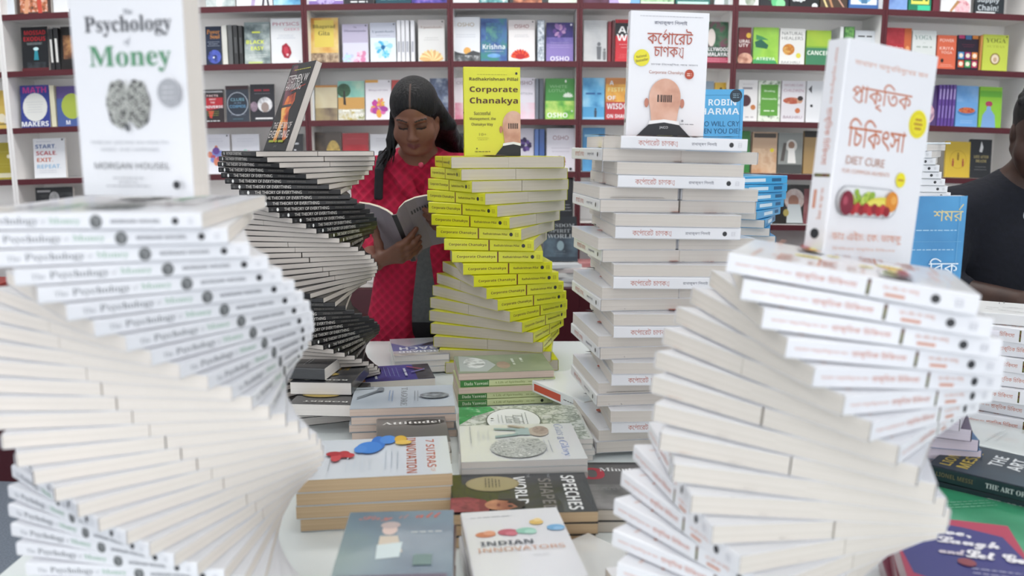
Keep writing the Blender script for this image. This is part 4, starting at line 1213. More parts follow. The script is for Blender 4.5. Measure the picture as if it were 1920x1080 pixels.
def diet_front():
    A = Art(DW, DH)
    w, h = DW, DH
    ORC = '#c4714a'
    A.text(DIET0, w * .5, h * .905, w * .82, h * .035, mat('#d39a80', .5))
    A.text(DIET1, w * .43, h * .775, w * .66, h * .125, mat(ORC, .45))
    A.text(DIET2, w * .43, h * .61, w * .64, h * .125, mat(ORC, .45))
    A.ell(w * .865, h * .685, w * .105, w * .108, mat('#e8dc28', .4), 26)
    A.ell(w * .865, h * .685, w * .085, w * .088, mat('#d6c62a', .4), 26)
    A.ell(w * .865, h * .685, w * .078, w * .08, mat('#e8dc28', .4), 26)
    for dy in (.02, 0, -.02):
        lines(A, .865, .685 + dy, .1, .0022, '#b88a2a')
    fx(A, 'DIET CURE', .33, .49, .42, .036, '#bb8f7c', 'n')
    fx(A, 'FOR COMMON AILMENTS', .35, .442, .52, .018, '#cf9f8a', 'n')
    A.ell(w * .745, h * .425, w * .055, w * .058, mat('#e8dc28', .4), 20)
    lines(A, .745, .425, .07, .0018, '#b88a2a')
    P = []
    x0, x1, y0, y1, rr = w * .06, w * .74, h * .245, h * .378, h * .066
    for cx, cy, a0 in ((x1 - rr, y1 - rr, 0), (x0 + rr, y1 - rr, 90), (x0 + rr, y0 + rr, 180), (x1 - rr, y0 + rr, 270)):
        for k in range(7):
            a = radians(a0 + 15 * k)
            P.append((cx + rr * cos(a), cy + rr * sin(a)))
    A.poly(P, mat('#8f9296', .3))
    cxx, cyy = (x0 + x1) / 2, (y0 + y1) / 2
    A.poly([(cxx + (x - cxx) * .975, cyy + (y - cyy) * .95) for x, y in P], mat('#e4e6e8', .3))
    fruit(A, w * .07, h * .25, w * .73, h * .375)
    A.text(DIETA, w * .42, h * .155, w * .78, h * .052, mat('#cf8560', .5))
    A.text('\u09bfবশ\u09bfবখ\u09beত প\u09beক\u09c3\u09bfতক \u09bfচ\u09bfকৎসক', w * .4, h * .1, w * .7, h * .018, mat('#d8a890', .5))
    A.text('JAICO', w * .47, h * .05, w * .1, None, mat('#b6b4b4', .5))
    return A


def diet_spine(t=DT):
    S = Art(DH, t)
    S.text(DIET0, DH * .155, t * .5, DH * .24, t * .22, mat('#cf8a70', .5))
    S.text(joined(DIET1, text_shape(DIET2), .3), DH * .415, t * .5, DH * .25, t * .42, mat('#c9785a', .5))
    S.rect(DH * .578, t * .14, DH * .592, t * .9, noise_mat(('#2a2018', '#6a6a2a', '#7a4a24', '#3a1f1c'), 160, .4))
    S.text(DIETA, DH * .71, t * .62, DH * .14, t * .26, mat('#d2947a', .5))
    lines(S, .69, .3, .1, t * .14, '#d2947a')
    penguin(S, DH * .842, t * .5, t * .2)
    logo(S, DH * .93, t * .5, t * .42, '#cfd0d6')
    return S


def diet_book(label, M, t=DT):
    return make_book(DW, DH, t, WCOV, label, M, None, front=diet_front(), spine=diet_spine(t), paper=page_mat('#d3cdc3', '#e0dad2'))


# ------------------------------------------------------------------ the five displays
I4 = Matrix.Identity(4)
spiral(brain_book('x', I4, plain=True), 34, -.3759, .841, 1.245, .0149, PW, lambda k: .0735 + .1269 * k - .0001 * k * k,
       'white brain-spined paperback in front left spiral', 'books in the front left white spiral', jit=.012, t=PT, zfloor=.7495, top=brain_book, drift=(-.0001, .0031))
brain_book('large white paperback with a printed brain, standing on the front left spiral', stand((at_z(257, 383, 1.2454).x, at_z(257, 383, 1.2454).y, 1.2458), yaw=radians(-12), t=.03, h=PH) @ Matrix.Scale(.93, 4), t=.03)

spiral(yellow_book('x', I4, plain=True), 20, -.0353, 2.1366, 1.2765, .0277, YW, lambda k: -1.3203 + .1665 * k,
       'yellow paperback in the yellow spiral', 'books in the yellow spiral', jit=.012, t=YT, top=yellow_book)
yellow_book('yellow paperback with a bald head, standing on top of the yellow spiral', stand((-.048, 2.125, 1.2769), yaw=radians(7), lean=radians(3), t=YT, h=YH))

spiral(black_book('x', I4), 51, -.4552, 1.8215, 1.2911, .0108, TW, lambda k: -.9144 + .1436 * k,
       'black paperback in the black spiral', 'books in the black spiral', jit=.015, t=TT)
p = at_z(510, 279, 1.2915)
black_book('black paperback with a fiery burst, propped tilted on the black spiral', stand((-.500, 1.80, 1.2916), yaw=radians(-54), lean=radians(22), t=.0145, h=TH_), front=black_front(), t=.0145)

spiral(diet_book('x', I4), 24, .3503, .8792, 1.1807, .0198, DW, lambda k: -.3834 + .1696 * k + .0009 * k * k,
       'white orange-lettered paperback in front right spiral', 'books in the front right white spiral', jit=.01, t=DT, tilt_fn=lambda k: .1365 * max(0, 1 - k / 21), zfloor=.7495, drift=(-.005, 0))
dz = .1956
p = at_z(1622, 480, 1.173)
diet_book('large white paperback with a fruit tray, standing on the front right spiral', stand((p.x, p.y, 1.1807 - .1365 * (p.x - .3503) + .004), yaw=radians(28), roll=radians(5), t=.025, h=DH) @ Matrix.Scale(1.19, 4), t=.025)

# tall stack with alternating layers
protoB = bengali_book('x', I4)
firstB = True
BX, BY, BZ = .2739, 1.5701, 1.3155
rb = random.Random(9)
for k in range(27):
    zb = BZ - .0214 * k - CT
    if zb < .7495:
        break
    if k == 0:
        a, inn = .10, False
    elif k == 1:
        a, inn = .152 - pi / 2, False
    else:
        g = (k - 2) // 2
        a = .0561 if g % 2 == 0 else .152 - pi / 2
        inn = (k - 2) % 2 == 0
    for s in (0, 1):
        A_ = a + s * pi + rb.uniform(-.02, .02)
        M = Matrix.Translation((BX + rb.uniform(-.003, .003), BY + rb.uniform(-.003, .003), zb)) @ Matrix.Rotation(.028 * (1 - k / 27), 4, 'Y') @ Matrix.Rotation(A_, 4, 'Z') @ Matrix.Translation((0, -CW / 2 - .0005, 0))
        if inn:
            M = M @ Matrix.Rotation(pi, 4, 'Z')
        lab = 'white red-lettered paperback in the tall straight stack, %s layer down, %s half' % (ordinal(k + 1), side_word(a, s * pi))
        if firstB:
            protoB.matrix_world = M
            protoB['label'] = lab
            protoB['group'] = 'books in the tall white stack'
            firstB = False
        else:
            dup(protoB, M, lab, 'books in the tall white stack')
p = at_z(1246, 253, 1.3158)
bengali_book('white paperback with a bald head, standing on the tall straight white stack', stand((.2715, 1.53, 1.3165), yaw=radians(4), lean=radians(2), roll=radians(1.5), t=CT, h=CH))

# ------------------------------------------------------------------ displays farther back on the right
BLUE = mat('#3fa6dc', .3, 'bright_blue_cover', coat=.3)


def blue_front():
    A = Art(.13, .2)
    w, h = .13, .2
    A.rect(w * .06, h * .93, w * .94, h * .935, mat('#2a7fb0', .5))
    fx(A, 'ROBIN', .62, .85, .5, .075, '#e6f2fa', 'b')
    fx(A, 'SHARMA', .52, .745, .82, .075, '#e6f2fa', 'b')
    A.ell(w * .86, h * .925, w * .11, w * .115, mat('#1f3140', .4), 20)
    for dy in (.02, 0, -.02):
        lines(A, .86, .925 + dy, .13, .0013, '#8fb0c0')
    fx(A, 'WHO WILL CRY', .52, .6, .84, .06, '#1f5f8a', 'n')
    fx(A, 'WHEN YOU DIE?', .53, .515, .86, .06, '#1f5f8a', 'n')
    A.rect(w * .06, h * .1, w * .94, h * .105, mat('#2a7fb0', .5))
    A.rect(w * .94, h * .1, w * .945, h * .935, mat('#2a7fb0', .5))
    return A


def blue_book(label, M, front=None, t=.019):
    S = Art(.2, t)
    S.rect(.06, t * .3, .13, t * .7, mat('#dcecf6', .4))
    S.rect(.15, t * .3, .18, t * .7, mat('#1f5f8a', .4))
    return make_book(.13, .2, t, BLUE, label, M, None, front=front or Art(.13, .2), spine=S, paper=PAPER_WHITE)


bx, by = at_y(1345, 320, 2.08).x, 2.08
spiral(blue_book('x', I4), 24, bx, by, 1.233, .0197, .13, lambda k: .5 + .13 * k, 'bright blue paperback in the blue spiral', 'books in the blue spiral', jit=.02, t=.019)
blue_book('bright blue paperback standing upright just behind the tall white stack', stand((at_y(1337, 320, 2.05).x, 2.05, 1.2336), yaw=radians(-4), t=.019, h=.2), front=blue_front())

# pale violet-edged pile with a blue Bengali-lettered book standing on it
PAGE_V = page_mat('#c9bfd0', '#dcd3de')
px_, py_ = at_y(1662, 600, 1.38).x, 1.38
ZV = 1.02
COLV = ['#dfdce4', '#3a6f9f', '#d9d6de', '#e2dfe4', '#4f3f5a']
S0 = Art(.2, .0195)
rv = random.Random(11)
for k in range(13):
    zb = ZV - .0206 * (k + 1)
    if zb < .7495:
        break
    for s in (0, 1):
        a = .3 + .12 * k + s * pi + rv.uniform(-.04, .04)
        M = Matrix.Translation((px_, py_, zb)) @ Matrix.Rotation(a, 4, 'Z') @ Matrix.Translation((0, -.065, 0))
        make_book(.13, .2, .0195, mat(COLV[(k * 2 + s) % 5 if k < 9 else (1 if k == 9 and s == 0 else 3)], .35, coat=.2),
                  'pale violet-edged paperback behind right spiral, %s layer down, spine turned %s' % (ordinal(k + 1), side_word(a)), M, 'books in the violet-edged pile', paper=PAGE_V)
A = Art(.13, .2)
A.rect(0, 0, .13, .2, noise_mat(('#2f7ab0', '#3f8fc4', '#4a9ace'), 8, .3))
A.text('শমর', .1, .168, .05, .018, mat('#d9c98a', .45))
A.line([(.118, .178), (.124, .186)], .002, mat('#d9c98a', .45))
lines(A, .6, .72, .62, .0016, '#a9d0e6')
A.rect(.005, .125, .125, .1256, mat('#6fb0d6', .4))
lines(A, .6, .56, .6, .0016, '#a9d0e6')
A.text('\u09bfবক', .098, .085, .05, .026, mat('#e0eef6', .45))
A.rect(.118, .0, .1186, .2, mat('#6fb0d6', .4))
pb = at_y(1724, 588, 1.385)
make_book(.13, .2, .02, mat('#3a86ba', .3, coat=.3), 'blue paperback with pale lettering, standing behind the fruit book', stand((pb.x, 1.385, ZV + .0006), yaw=radians(3), t=.02, h=.2), None, front=A, paper=PAPER_WHITE)

# slim white spiral farther back
S = Art(.2, .016)
lines(S, .35, .5, .5, .003, '#8a8d92')
penguin(S, .178, .008, .0032)
logo(S, .191, .008, .006, '#c4c6ca')
wb = make_book(.13, .2, .016, mat('#e2e4e8', .35, coat=.2), 'x', I4, None, spine=S, paper=PAPER_WHITE)
wx = at_y(1674, 300, 2.2)
spiral(wb, 34, wx.x, 2.2, 1.306, .0165, .13, lambda k: -.62 + .07 * k, 'white dot-spined paperback in the rear right spiral', 'books in the rear right white spiral', jit=.015, t=.016)
make_book(.12, .19, .004, mat('#d4dde2', .3), 'thin pale booklet lying on the rear right spiral', pose((wx.x + .02, 2.2, 1.3064), .2), None, paper=PAPER_WHITE)

# spare fruit-tray books piled at the right edge
sp = diet_book('x', I4, t=.029)
q0 = Vector((1.005, 1.63))
ns = 7
for k in range(ns):
    a = radians(-38 + (3, -5, 2, 6, -3, 4, -6, 1)[k])
    M = Matrix.Translation((q0.x + (.004, .02, -.01, .012, 0, .015, -.008, .006)[k], q0.y, .7506 + .0298 * k)) @ Matrix.Rotation(a, 4, 'Z')
    lab = 'thick white paperback in the straight pile at the right edge, %s from the bottom' % ordinal(k + 1)
    if k == 0:
        sp.matrix_world = M
        sp['label'] = lab
        sp['group'] = 'white books piled at the right edge'
    else:
        dup(sp, M, lab, 'white books piled at the right edge')
A = Art(.14, .216)
rk = random.Random(8)
for k in range(26):
    x, y = .02 + .1 * rk.random(), .02 + .17 * rk.random()
    l = .01 + .03 * rk.random()
    A.rect(x, y, x + (l if k % 2 else .0014), y + (.0014 if k % 2 else l), mat('#3a3c40', .5))
make_book(.14, .216, .022, mat('#dfe0e0', .35), 'white paperback with black line pattern, topmost of the right edge pile', pose((q0.x + .03, q0.y + .01, .7506 + .0298 * ns), radians(-30)), None, front=A, paper=page_mat('#b6b0a4', '#c9c3b8'))


# ------------------------------------------------------------------ flat piles on the table
def lay(px, z, depth, orient, ts, tops, labels, group, edge='near', dims_jit=.0, cols=None, fronts=None, spines=None, papers=None, flip=None, dyaw=0.0, Lfix=None):
    """a pile of flat books; px gives the ends of its near or far top edge in the photograph, z the height of its top"""
    (xl, yl), (xr, yr) = px
    P, Q = at_z(xl, yl, z), at_z(xr, yr, z)
    d = Q - P
    L = Lfix or math.hypot(d.x, d.y)
    ang = math.atan2(d.y, d.x) + dyaw
    u = Vector((cos(ang), sin(ang), 0))
    v = Vector((-sin(ang), cos(ang), 0))
    mid = (P + Q) / 2
    c = mid + v * (depth / 2 if edge == 'near' else -depth / 2)
    w, h = (depth, L) if orient in 'RL' else (L, depth)
    base_yaw = {'R': pi, 'L': 0, 'A': -pi / 2, 'T': pi / 2}[orient]
    r = random.Random(int(xl) + len(ts))
    zc = z
    out = []
    for k, t in enumerate(ts):                    # top first
        zc -= t
        jit = 0 if k == 0 else r.uniform(-.02, .02)
        fl = pi if flip and flip[k] else 0
        M = Matrix.Translation((c.x + (0 if k == 0 else r.uniform(-.004, .004)), c.y + (0 if k == 0 else r.uniform(-.003, .003)), zc)) @ Matrix.Rotation(ang + base_yaw + jit + fl, 4, 'Z')
        A = Art(w, h)
        if fronts and fronts[k]:
            fronts[k](A)
        S = None
        if spines and spines[k]:
            S = Art(h, t - .0006)
            spines[k](S)
        out.append(make_book(w, h, t - .0006, cols[k] if cols else tops, labels[k], M, group, front=A, spine=S, paper=papers[k] if papers else PAPER))
    return out


def elements(els):
    return lambda A: draw(A, els)


def nlab(top, under, n):
    return [top] + ['%s, %s from the top' % (under, ordinal(k + 1)) for k in range(1, n)]


GLOSS_BLUE = noise_mat(('#5f6e80', '#7f929c', '#8fa39f'), 5, .12, coat=.8)
lay(((655, 960), (851, 955)), .845, .205, 'A', [.019] * 5, None,
    nlab('glossy blue grey paperback with red script, nearest the camera on the left', 'dark red paperback under the glossy blue grey one', 5), 'pile under the glossy blue grey book', edge='far',
    cols=[GLOSS_BLUE] + [mat('#4a1f28', .3, coat=.5)] * 4,
    fronts=[elements([('t', 'Say', .27, .9, .32, .07, '#b8685a', 'k'), ('t', 'it', .53, .92, .09, .05, '#a87a72', 'k'), ('t', 'all', .76, .93, .24, .07, '#c05a48', 'k'),
                      ('c', .42, .74, .07, .1, '#d9c2b8'), ('p', [(.34, .66), (.5, .66), (.56, .46), (.34, .42)], '#cfc2b0'), ('p', [(.33, .55), (.55, .58), (.54, .4), (.34, .38)], '#cfdcdc'), ('c', .42, .8, .09, .07, '#b9a8a4'),
                      ('b', .76, .7, 1, .3, .03, '#dfe6e4'), ('r', .66, .3, .82, .42, '#738a86'), ('r', .05, .12, .95, .2, '#6a6070')])] + [None] * 4)

lay(((863, 961), (1043, 950)), .815, .19, 'A', [.016] * 4, None,
    nlab('white paperback with coloured leaf shapes, nearest the camera in the middle', 'pale paperback under the coloured leaf book', 4), 'pile under the coloured leaf book', edge='far',
    cols=[mat('#dfe0e4', .25, coat=.6)] + [mat('#d2d3d6', .35)] * 3, papers=[PAPER_PINK] * 4,
    fronts=[elements([('B', '', .3, .9, .45, .018, '#a0a3a8', 'n'),
                      ('c', .2, .63, .1, .06, '#c9805c'), ('c', .24, .65, .06, .05, '#d99a7a'), ('c', .42, .645, .1, .07, '#b85a6c'), ('c', .45, .62, .06, .05, '#c9707f'), ('c', .6, .65, .1, .065, '#8fc4b0'), ('c', .64, .63, .06, .05, '#a8d4c4'),
                      ('c', .73, .77, .07, .06, '#d9b668'), ('c', .75, .8, .04, .04, '#e4c98a'), ('c', .9, .67, .09, .065, '#6fa6cf'), ('c', .92, .65, .05, .04, '#8fbcdf'),
                      ('t', 'INDIAN', .38, .49, .5, .055, '#4f5560', 'b'), ('t', 'INNOVATORS', .5, .4, .82, .055, '#c08a6a', 'q'), ('b', .66, .3, 1, .2, .03, '#b6b8bc')])] + [None] * 3)

lay(((557, 900), (848, 886)), .831, .165, 'R', [.02] * 4, None,
    nlab('white paperback with blue and red winged shapes, front left pile', 'tan-edged paperback under the winged shape book', 4), 'pile under the winged shape book',
    cols=[mat('#d6dce2', .25, coat=.6)] * 4, papers=[PAPER_WARM] * 4, Lfix=.222,
    fronts=[elements([('t', '7 SUTRAS', .47, .87, .74, .062, '#b0604a', 'b'), ('t', 'OF', .9, .875, .08, .03, '#c48a74', 'n'), ('t', 'INNOVATION', .5, .735, .92, .07, '#a8583c', 'b'), ('b', .62, .6, 3, .5, .04, '#a9b2ba'),
                      ('c', .19, .5, .2, .07, '#2f6fc0'), ('c', .1, .57, .12, .08, '#4a86d0'), ('c', .3, .44, .16, .12, '#3f7fcc'), ('c', .34, .38, .1, .06, '#4a86d0'),
                      ('c', .1, .66, .1, .06, '#d0a83c'), ('c', .2, .68, .06, .08, '#dcb858'), ('c', .46, .27, .09, .06, '#b03038'), ('c', .54, .22, .1, .05, '#c0444a'), ('c', .44, .2, .06, .07, '#a82a34'), ('c', .5, .31, .06, .05, '#b8383e'),
                      ('b', .72, .38, 4, .35, .05, '#b6bec6'), ('B', '', .8, .09, .36, .04, '#a8785c', 'n'), ('b', .75, .19, 1, .4, .03, '#8f969c')])] + [None] * 3)

lay(((842, 960), (1125, 962)), .80, .145, 'R', [.0168] * 3, None,
    nlab('black paperback with big white and grey capitals, middle front', 'cream-edged paperback under the black capitals book', 3), 'pile under the black capitals book',
    cols=[mat('#2c3034', .25, coat=.5)] * 3, papers=[PAPER_WARM] * 3, Lfix=.206, dyaw=.07,
    fronts=[elements([('t', 'SPEECHES', .52, .86, .86, .1, '#dfe0de', 'b'), ('t', 'THAT', .09, .72, .12, .02, '#8f9294', 'n'), ('t', 'SHAPED', .56, .685, .8, .095, '#75716a', 'b'), ('t', 'THE', .08, .57, .1, .025, '#8f9294', 'n'), ('t', 'WORLD', .45, .5, .7, .09, '#dfe0de', 'b'),
                      ('c', .28, .3, .2, .28, '#8f835f'), ('c', .28, .3, .185, .26, '#a0946c'), ('b', .28, .3, 5, .26, .025, '#5f5840'),
                      ('p', [(.66, .0), (.64, .12), (.72, .24), (.86, .28), (.99, .26), (.99, .0)], '#7a2a34'), ('n', .7, .01, .98, .2, ('#6a222c', '#99434a', '#5a1f28'), 60), ('m', .84, .355, .13, .17, ('#a8684c', '#c48a68', '#8f5240'), 18), ('c', .79, .41, .022, .028, '#2a1c1a'), ('c', .88, .41, .022, .028, '#2a1c1a'), ('c', .85, .33, .035, .018, '#7a3a34'), ('p', [(.7, .44), (.72, .3), (.76, .4), (.9, .46), (.96, .4), (.95, .48), (.82, .52)], '#2a2022')])] + [None] * 2)

lay(((866, 870), (1100, 855)), .818, .175, 'R', [.0115] * 6, None, dyaw=-.09, labels=nlab('white paperback with a drawn boy and heaped cobbles, centre pile', 'white paperback under the drawn boy book', 6), group='pile under the drawn boy book',
    cols=[mat('#dcdedd', .22, coat=.7)] + [mat('#d8dad8', .35)] * 5, papers=[PAPER_WHITE] * 6,
    fronts=[elements([('t', 'Guts', .2, .87, .33, .075, '#6d7a9c', 'i'), ('t', '&', .45, .85, .08, .06, '#8a93ac', 'i'), ('t', 'Glory', .72, .85, .42, .085, '#6f86b8', 'i'),
                      ('b', .66, .72, 2, .4, .04, '#a6aab0'), ('c', .26, .68, .14, .1, '#b0a498'), ('m', .22, .7, .12, .08, ('#6a5f5a', '#a8978c', '#8a7a72'), 80), ('p', [(.14, .6), (.36, .6), (.34, .48), (.17, .48)], '#9fb3b2'), ('p', [(.16, .5), (.22, .5), (.18, .3), (.13, .3)], '#8ca3a2'), ('p', [(.3, .5), (.36, .5), (.42, .3), (.36, .3)], '#8ca3a2'), ('p', [(.12, .57), (.17, .57), (.08, .42), (.04, .44)], '#b0a498'),
                      ('p', [(.48, .66), (.62, .68), (.8, .6), (.94, .5), (.9, .36), (.72, .24), (.56, .28), (.46, .44)], '#8d9290'), ('m', .7, .47, .26, .26, ('#5f6462', '#c9ccc8', '#8d9290', '#e0e1dd'), 130), ('m', .66, .6, .16, .12, ('#4a4f50', '#b9bcb8', '#8d9290'), 140),
                      ('b', .35, .2, 3, .3, .04, '#b6b9b8'), ('b', .35, .09, 1, .5, .03, '#8f9494')])] + [None] * 5)

def green_lady(A):
    w, h = A.w, A.h
    A.rect(0, 0, w, h * .98, noise_mat(('#d6dad4', '#d0d5cc', '#8f988c', '#c9cfc4'), 60, .25, contrast=(.3, .62)))
    A.poly([(0, 0), (w * .55, 0), (w * .3, h * .12), (w * .12, h * .3), (0, h * .26)], noise_mat(('#2f8a4c', '#3fa05f', '#d6e4d6'), 40, .25, contrast=(.45, .7)))
    r = random.Random(6)
    ink = mat('#5a625a', .5)
    for k in range(60):
        cx, cy = w * r.random(), h * r.random()
        rad = .004 + .008 * r.random()
        a0, da = r.uniform(0, 6), r.uniform(2, 5)
        pts = [(min(max(cx + cos(a0 + da * q / 8) * rad * (1 - q / 12), 0), w), min(max(cy + sin(a0 + da * q / 8) * rad * (1 - q / 12), 0), h)) for q in range(9)]
        A.line(pts, .0009, ink)
    A.ell(w * .52, h * .43, w * .36, h * .22, mat('#5f665f', .4), 30)
    A.ell(w * .52, h * .43, w * .345, h * .21, mat('#e2e5e2', .4), 30)
    for s, cy, ww in (('Gratitude', .52, .45), ('Lady', .455, .26), ('I Am', .4, .2)):
        if s == 'Lady' or s == 'I Am':
            A.text(s, w * .52, h * cy, w * ww, None, mat('#7d8480', .5), st='i')
        else:
            A.bars(w * .52, h * cy, 2, w * ww, h * .03, mat('#8d948f', .5), .0016)
    A.bars(w * .52, h * .34, 3, w * .3, h * .03, mat('#a0a6a0', .5), .0012)
    A.ell(w * .52, h * .26, .003, .003, mat('#2a2c2a', .4), 10)


lay(((862, 828), (1112, 822)), .792, .20, 'R', [.0103] * 4, None,
    nlab('white paperback with green corner, swirling line drawing and oval', 'white paperback under the swirling line drawing book', 4), 'pile under the line drawing book',
    cols=[mat('#d6dad4', .22, coat=.7)] + [mat('#d8dad8', .35)] * 3, papers=[PAPER_WHITE] * 4, fronts=[green_lady] + [None] * 3)


def dada_spine(S):
    S.rect(0, 0, S.w * .3, S.h, mat('#3f7f3c', .35))
    S.text('Dada Vaswani', S.w * .165, S.h * .5, S.w * .25, S.h * .5, mat('#d2e0c4', .5), st='s')
    S.text('A Life of Spirituality', S.w * .52, S.h * .5, S.w * .32, S.h * .42, mat('#8a9a5a', .5), st='s')
    S.bars(S.w * .76, S.h * .5, 1, S.w * .1, .01, mat('#a3b077', .5), .002)
    S.ell(S.w * .88, S.h * .5, S.h * .24, S.h * .25, mat('#23301f', .4), 12)
    logo(S, S.w * .95, S.h * .5, S.h * .5, '#b0bc88')


lay(((862, 702), (1036, 691)), .826, .15, 'R', [.0165, .0145, .0145, .0145, .0145], None,
    ['green grey paperback with a pale carved face, on the green-spined pile', 'pale green spined paperback, upper of three green spines in the pile', 'cream-edged paperback between the green spines in the pile', 'pale green spined paperback, middle of three green spines in the pile', 'pale green spined paperback, lowest of three green spines in the pile'],
    'pile of green-spined books', cols=[mat('#7f8a74', .3, coat=.4)] + [mat('#cdd6a2', .35)] * 4, papers=[PAPER_PINK] * 5, flip=[0, 1, 0, 1, 1],
    spines=[None, dada_spine, None, dada_spine, dada_spine], Lfix=.206, dyaw=-.1,
    fronts=[elements([('n', 0, 0, 1, 1, ('#6f7d62', '#7f8a74', '#8f9a7f'), 10), ('p', [(0, .05), (.9, .02), (.95, .3), (.6, .42), (.3, .35), (.1, .2)], '#a3aba8'), ('m', .45, .2, .3, .16, ('#b9c0c0', '#d6dad8', '#8d9492'), 40), ('m', .62, .5, .2, .1, ('#8a7668', '#a08c7a'), 30), ('B', '', .35, .72, .3, .05, '#c4cbbd', 'n'), ('B', '', .45, .62, .5, .05, '#b9c0b2', 'n')])] + [None] * 4)

lay(((655, 770), (852, 757)), .812, .145, 'R', [.0155] * 4, None, dyaw=-.11, labels=nlab('silver grey paperback with one tall word, left middle pile', 'cream-edged paperback under the silver grey one', 4), group='pile under the silver grey book',
    cols=[mat('#a9b2bb', .2, coat=.6)] * 3 + [mat('#8f979c', .3)], papers=[PAPER_PINK] * 4,
    fronts=[elements([('n', 0, 0, 1, 1, ('#9fa9b3', '#b3bbc3', '#bcc4ca'), 6), ('t', 'TAGORE', .5, .51, .86, .065, '#75797c', 's'), ('b', .5, .63, 2, .6, .03, '#8a9198'), ('b', .5, .38, 2, .6, .03, '#7a8fb0'), ('m', .55, .81, .14, .2, ('#4a4f54', '#7d8388', '#a3abb2'), 60), ('p', [(.55, .05), (.6, .05), (.25, .28), (.2, .26)], '#6d757c'), ('c', .2, .27, .1, .05, '#7a8288'), ('p', [(.1, .02), (.14, .02), (.1, .2), (.06, .2)], '#7a8288')])] + [None] * 3)

lay(((706, 783), (833, 777)), .792, .15, 'A', [.021, .021], None,
    ['grey paperback with one white serif word, behind the winged shape book', 'grey paperback under the white serif word book'], 'pile under the white serif word book', edge='far',
    cols=[mat('#6a6866', .3, coat=.4)] * 2,
    fronts=[elements([('b', .45, .92, 1, .5, .03, '#8f8d8a'), ('c', .68, .74, .3, .12, '#2a2827'), ('t', 'Attitude!', .5, .74, .84, .1, '#e0dedb', 's')])] + [None])

lay(((652, 718), (816, 708)), .792, .13, 'R', [.0205, .0205], None,
    ['violet and orange paperback with pale rows of capitals, behind the silver pile', 'plain paperback under the violet and orange one'], 'pile under the violet and orange book',
    cols=[mat('#3d3f78', .3, coat=.4), mat('#cfd3d8', .3)],
    fronts=[elements([('n', 0, 0, 1, .2, ('#b06a30', '#d08a44', '#8a4f28'), 30), ('n', 0, .2, 1, .8, ('#3a3f80', '#4f4f98', '#2c2f66'), 14), ('n', 0, .8, 1, 1, ('#3a3a40', '#5a5a60'), 30), ('B', '', .6, .33, .7, .05, '#d6d8e4', 'b'), ('b', .5, .52, 4, .7, .05, '#8a94c4'), ('B', '', .6, .68, .6, .05, '#c4c8da', 'b'), ('p', [(.2, .72), (.26, .72), (.5, .9), (.44, .9)], '#a85a6a'), ('p', [(.6, .75), (.66, .75), (.5, .92), (.44, .92)], '#7a7ab0')]), None])

lay(((740, 668), (843, 663)), .800, .19, 'T', [.015] * 3, None,
    ['lilac and white paperback upside down by the yellow spiral', 'white paperback under the lilac one', 'lowest white paperback under the lilac one'], 'pile under the lilac book',
    cols=[mat('#c4c8d4', .25, coat=.5)] + [mat('#d9dcde', .35)] * 2, papers=[PAPER_WHITE] * 3, Lfix=.135,
    fronts=[elements([('p', [(0, .72), (1, .72), (1, .25), (.7, .5), (.3, .3), (0, .55)], '#6f76a8'), ('n', 0, .86, 1, 1, ('#8a8a90', '#b0aca4', '#c4c2c0'), 30), ('t', 'RICHARD', .5, .78, .8, .1, '#dfe2ea', 'b'), ('t', 'BACH', .52, .6, .7, .16, '#e4e6ee', 'b'), ('p', [(.1, .4), (.5, .5), (.3, .3), (.15, .25)], '#3f434f'), ('b', .5, .12, 2, .7, .05, '#a6aab8')]), None, None])

# upside-down dark pile between the two left spirals
DARK = mat('#303236', .28, 'charcoal_cover', coat=.4)
ein = [('t', 'EINSTEIN', .5, .3, .8, .11, '#b5964a', 'b'), ('c', .42, .53, .27, .3, '#a88f3f'), ('c', .42, .53, .24, .27, '#bfa650'), ('t', 'ROBERT', .5, .86, .6, .05, '#cfcfca', 'b'), ('t', 'EV', .45, .14, .4, .1, '#b5964a', 'b'), ('b', .5, .04, 1, .7, .03, '#8a8a86')]
ein = [('t', 'EIN', .42, .34, .36, .1, '#b5964a', 'b'), ('t', 'EV', .42, .2, .36, .1, '#b5964a', 'b'), ('b', .5, .1, 1, .7, .03, '#8a8a86'), ('c', .62, .62, .3, .13, '#8f7a35'), ('c', .62, .62, .27, .11, '#b59c48'), ('t', 'ROBERT', .45, .9, .7, .045, '#cfcfca', 'b')]
for k in range(2):
    S_ = Art(.19, .0165)
    S_.rect(.02, .004, .17, .006, mat('#8a8a8c', .3))
    S_.rect(.05, .010, .15, .0115, mat('#6a6a6c', .3))
    make_book(.125, .19, .0165, mat(('#2a2a2c', '#343335')[k], .3, coat=.3), ('lowest black paperback with silver streaks, under the gold-lettered dark books', 'upper black paperback with silver streaks, under the gold-lettered dark books')[k],
              pose(at_z(604, 790, .75) + Vector((.010 * k - .015, .075, .0006 + .017 * k)), radians(-80 + 190 - 4 * k)), 'streaked dark pile', spine=S_, paper=PAPER_WHITE)
lay(((566, 716), (637, 717)), .8365, .155, 'T', [.026], None, ['charcoal paperback with gold letters, upside down beside the left spiral'], None,
    cols=[DARK], papers=[PAPER_WHITE], Lfix=.125, fronts=[elements(ein)], dyaw=.0)
lay(((566, 757), (634, 758)), .8100, .155, 'T', [.0245], None, ['black paperback with gold oval under the charcoal gold-lettered one'], None,
    cols=[mat('#1c1d20', .3, coat=.4)], papers=[PAPER_WHITE], Lfix=.125, fronts=[elements(ein)], dyaw=-.02)
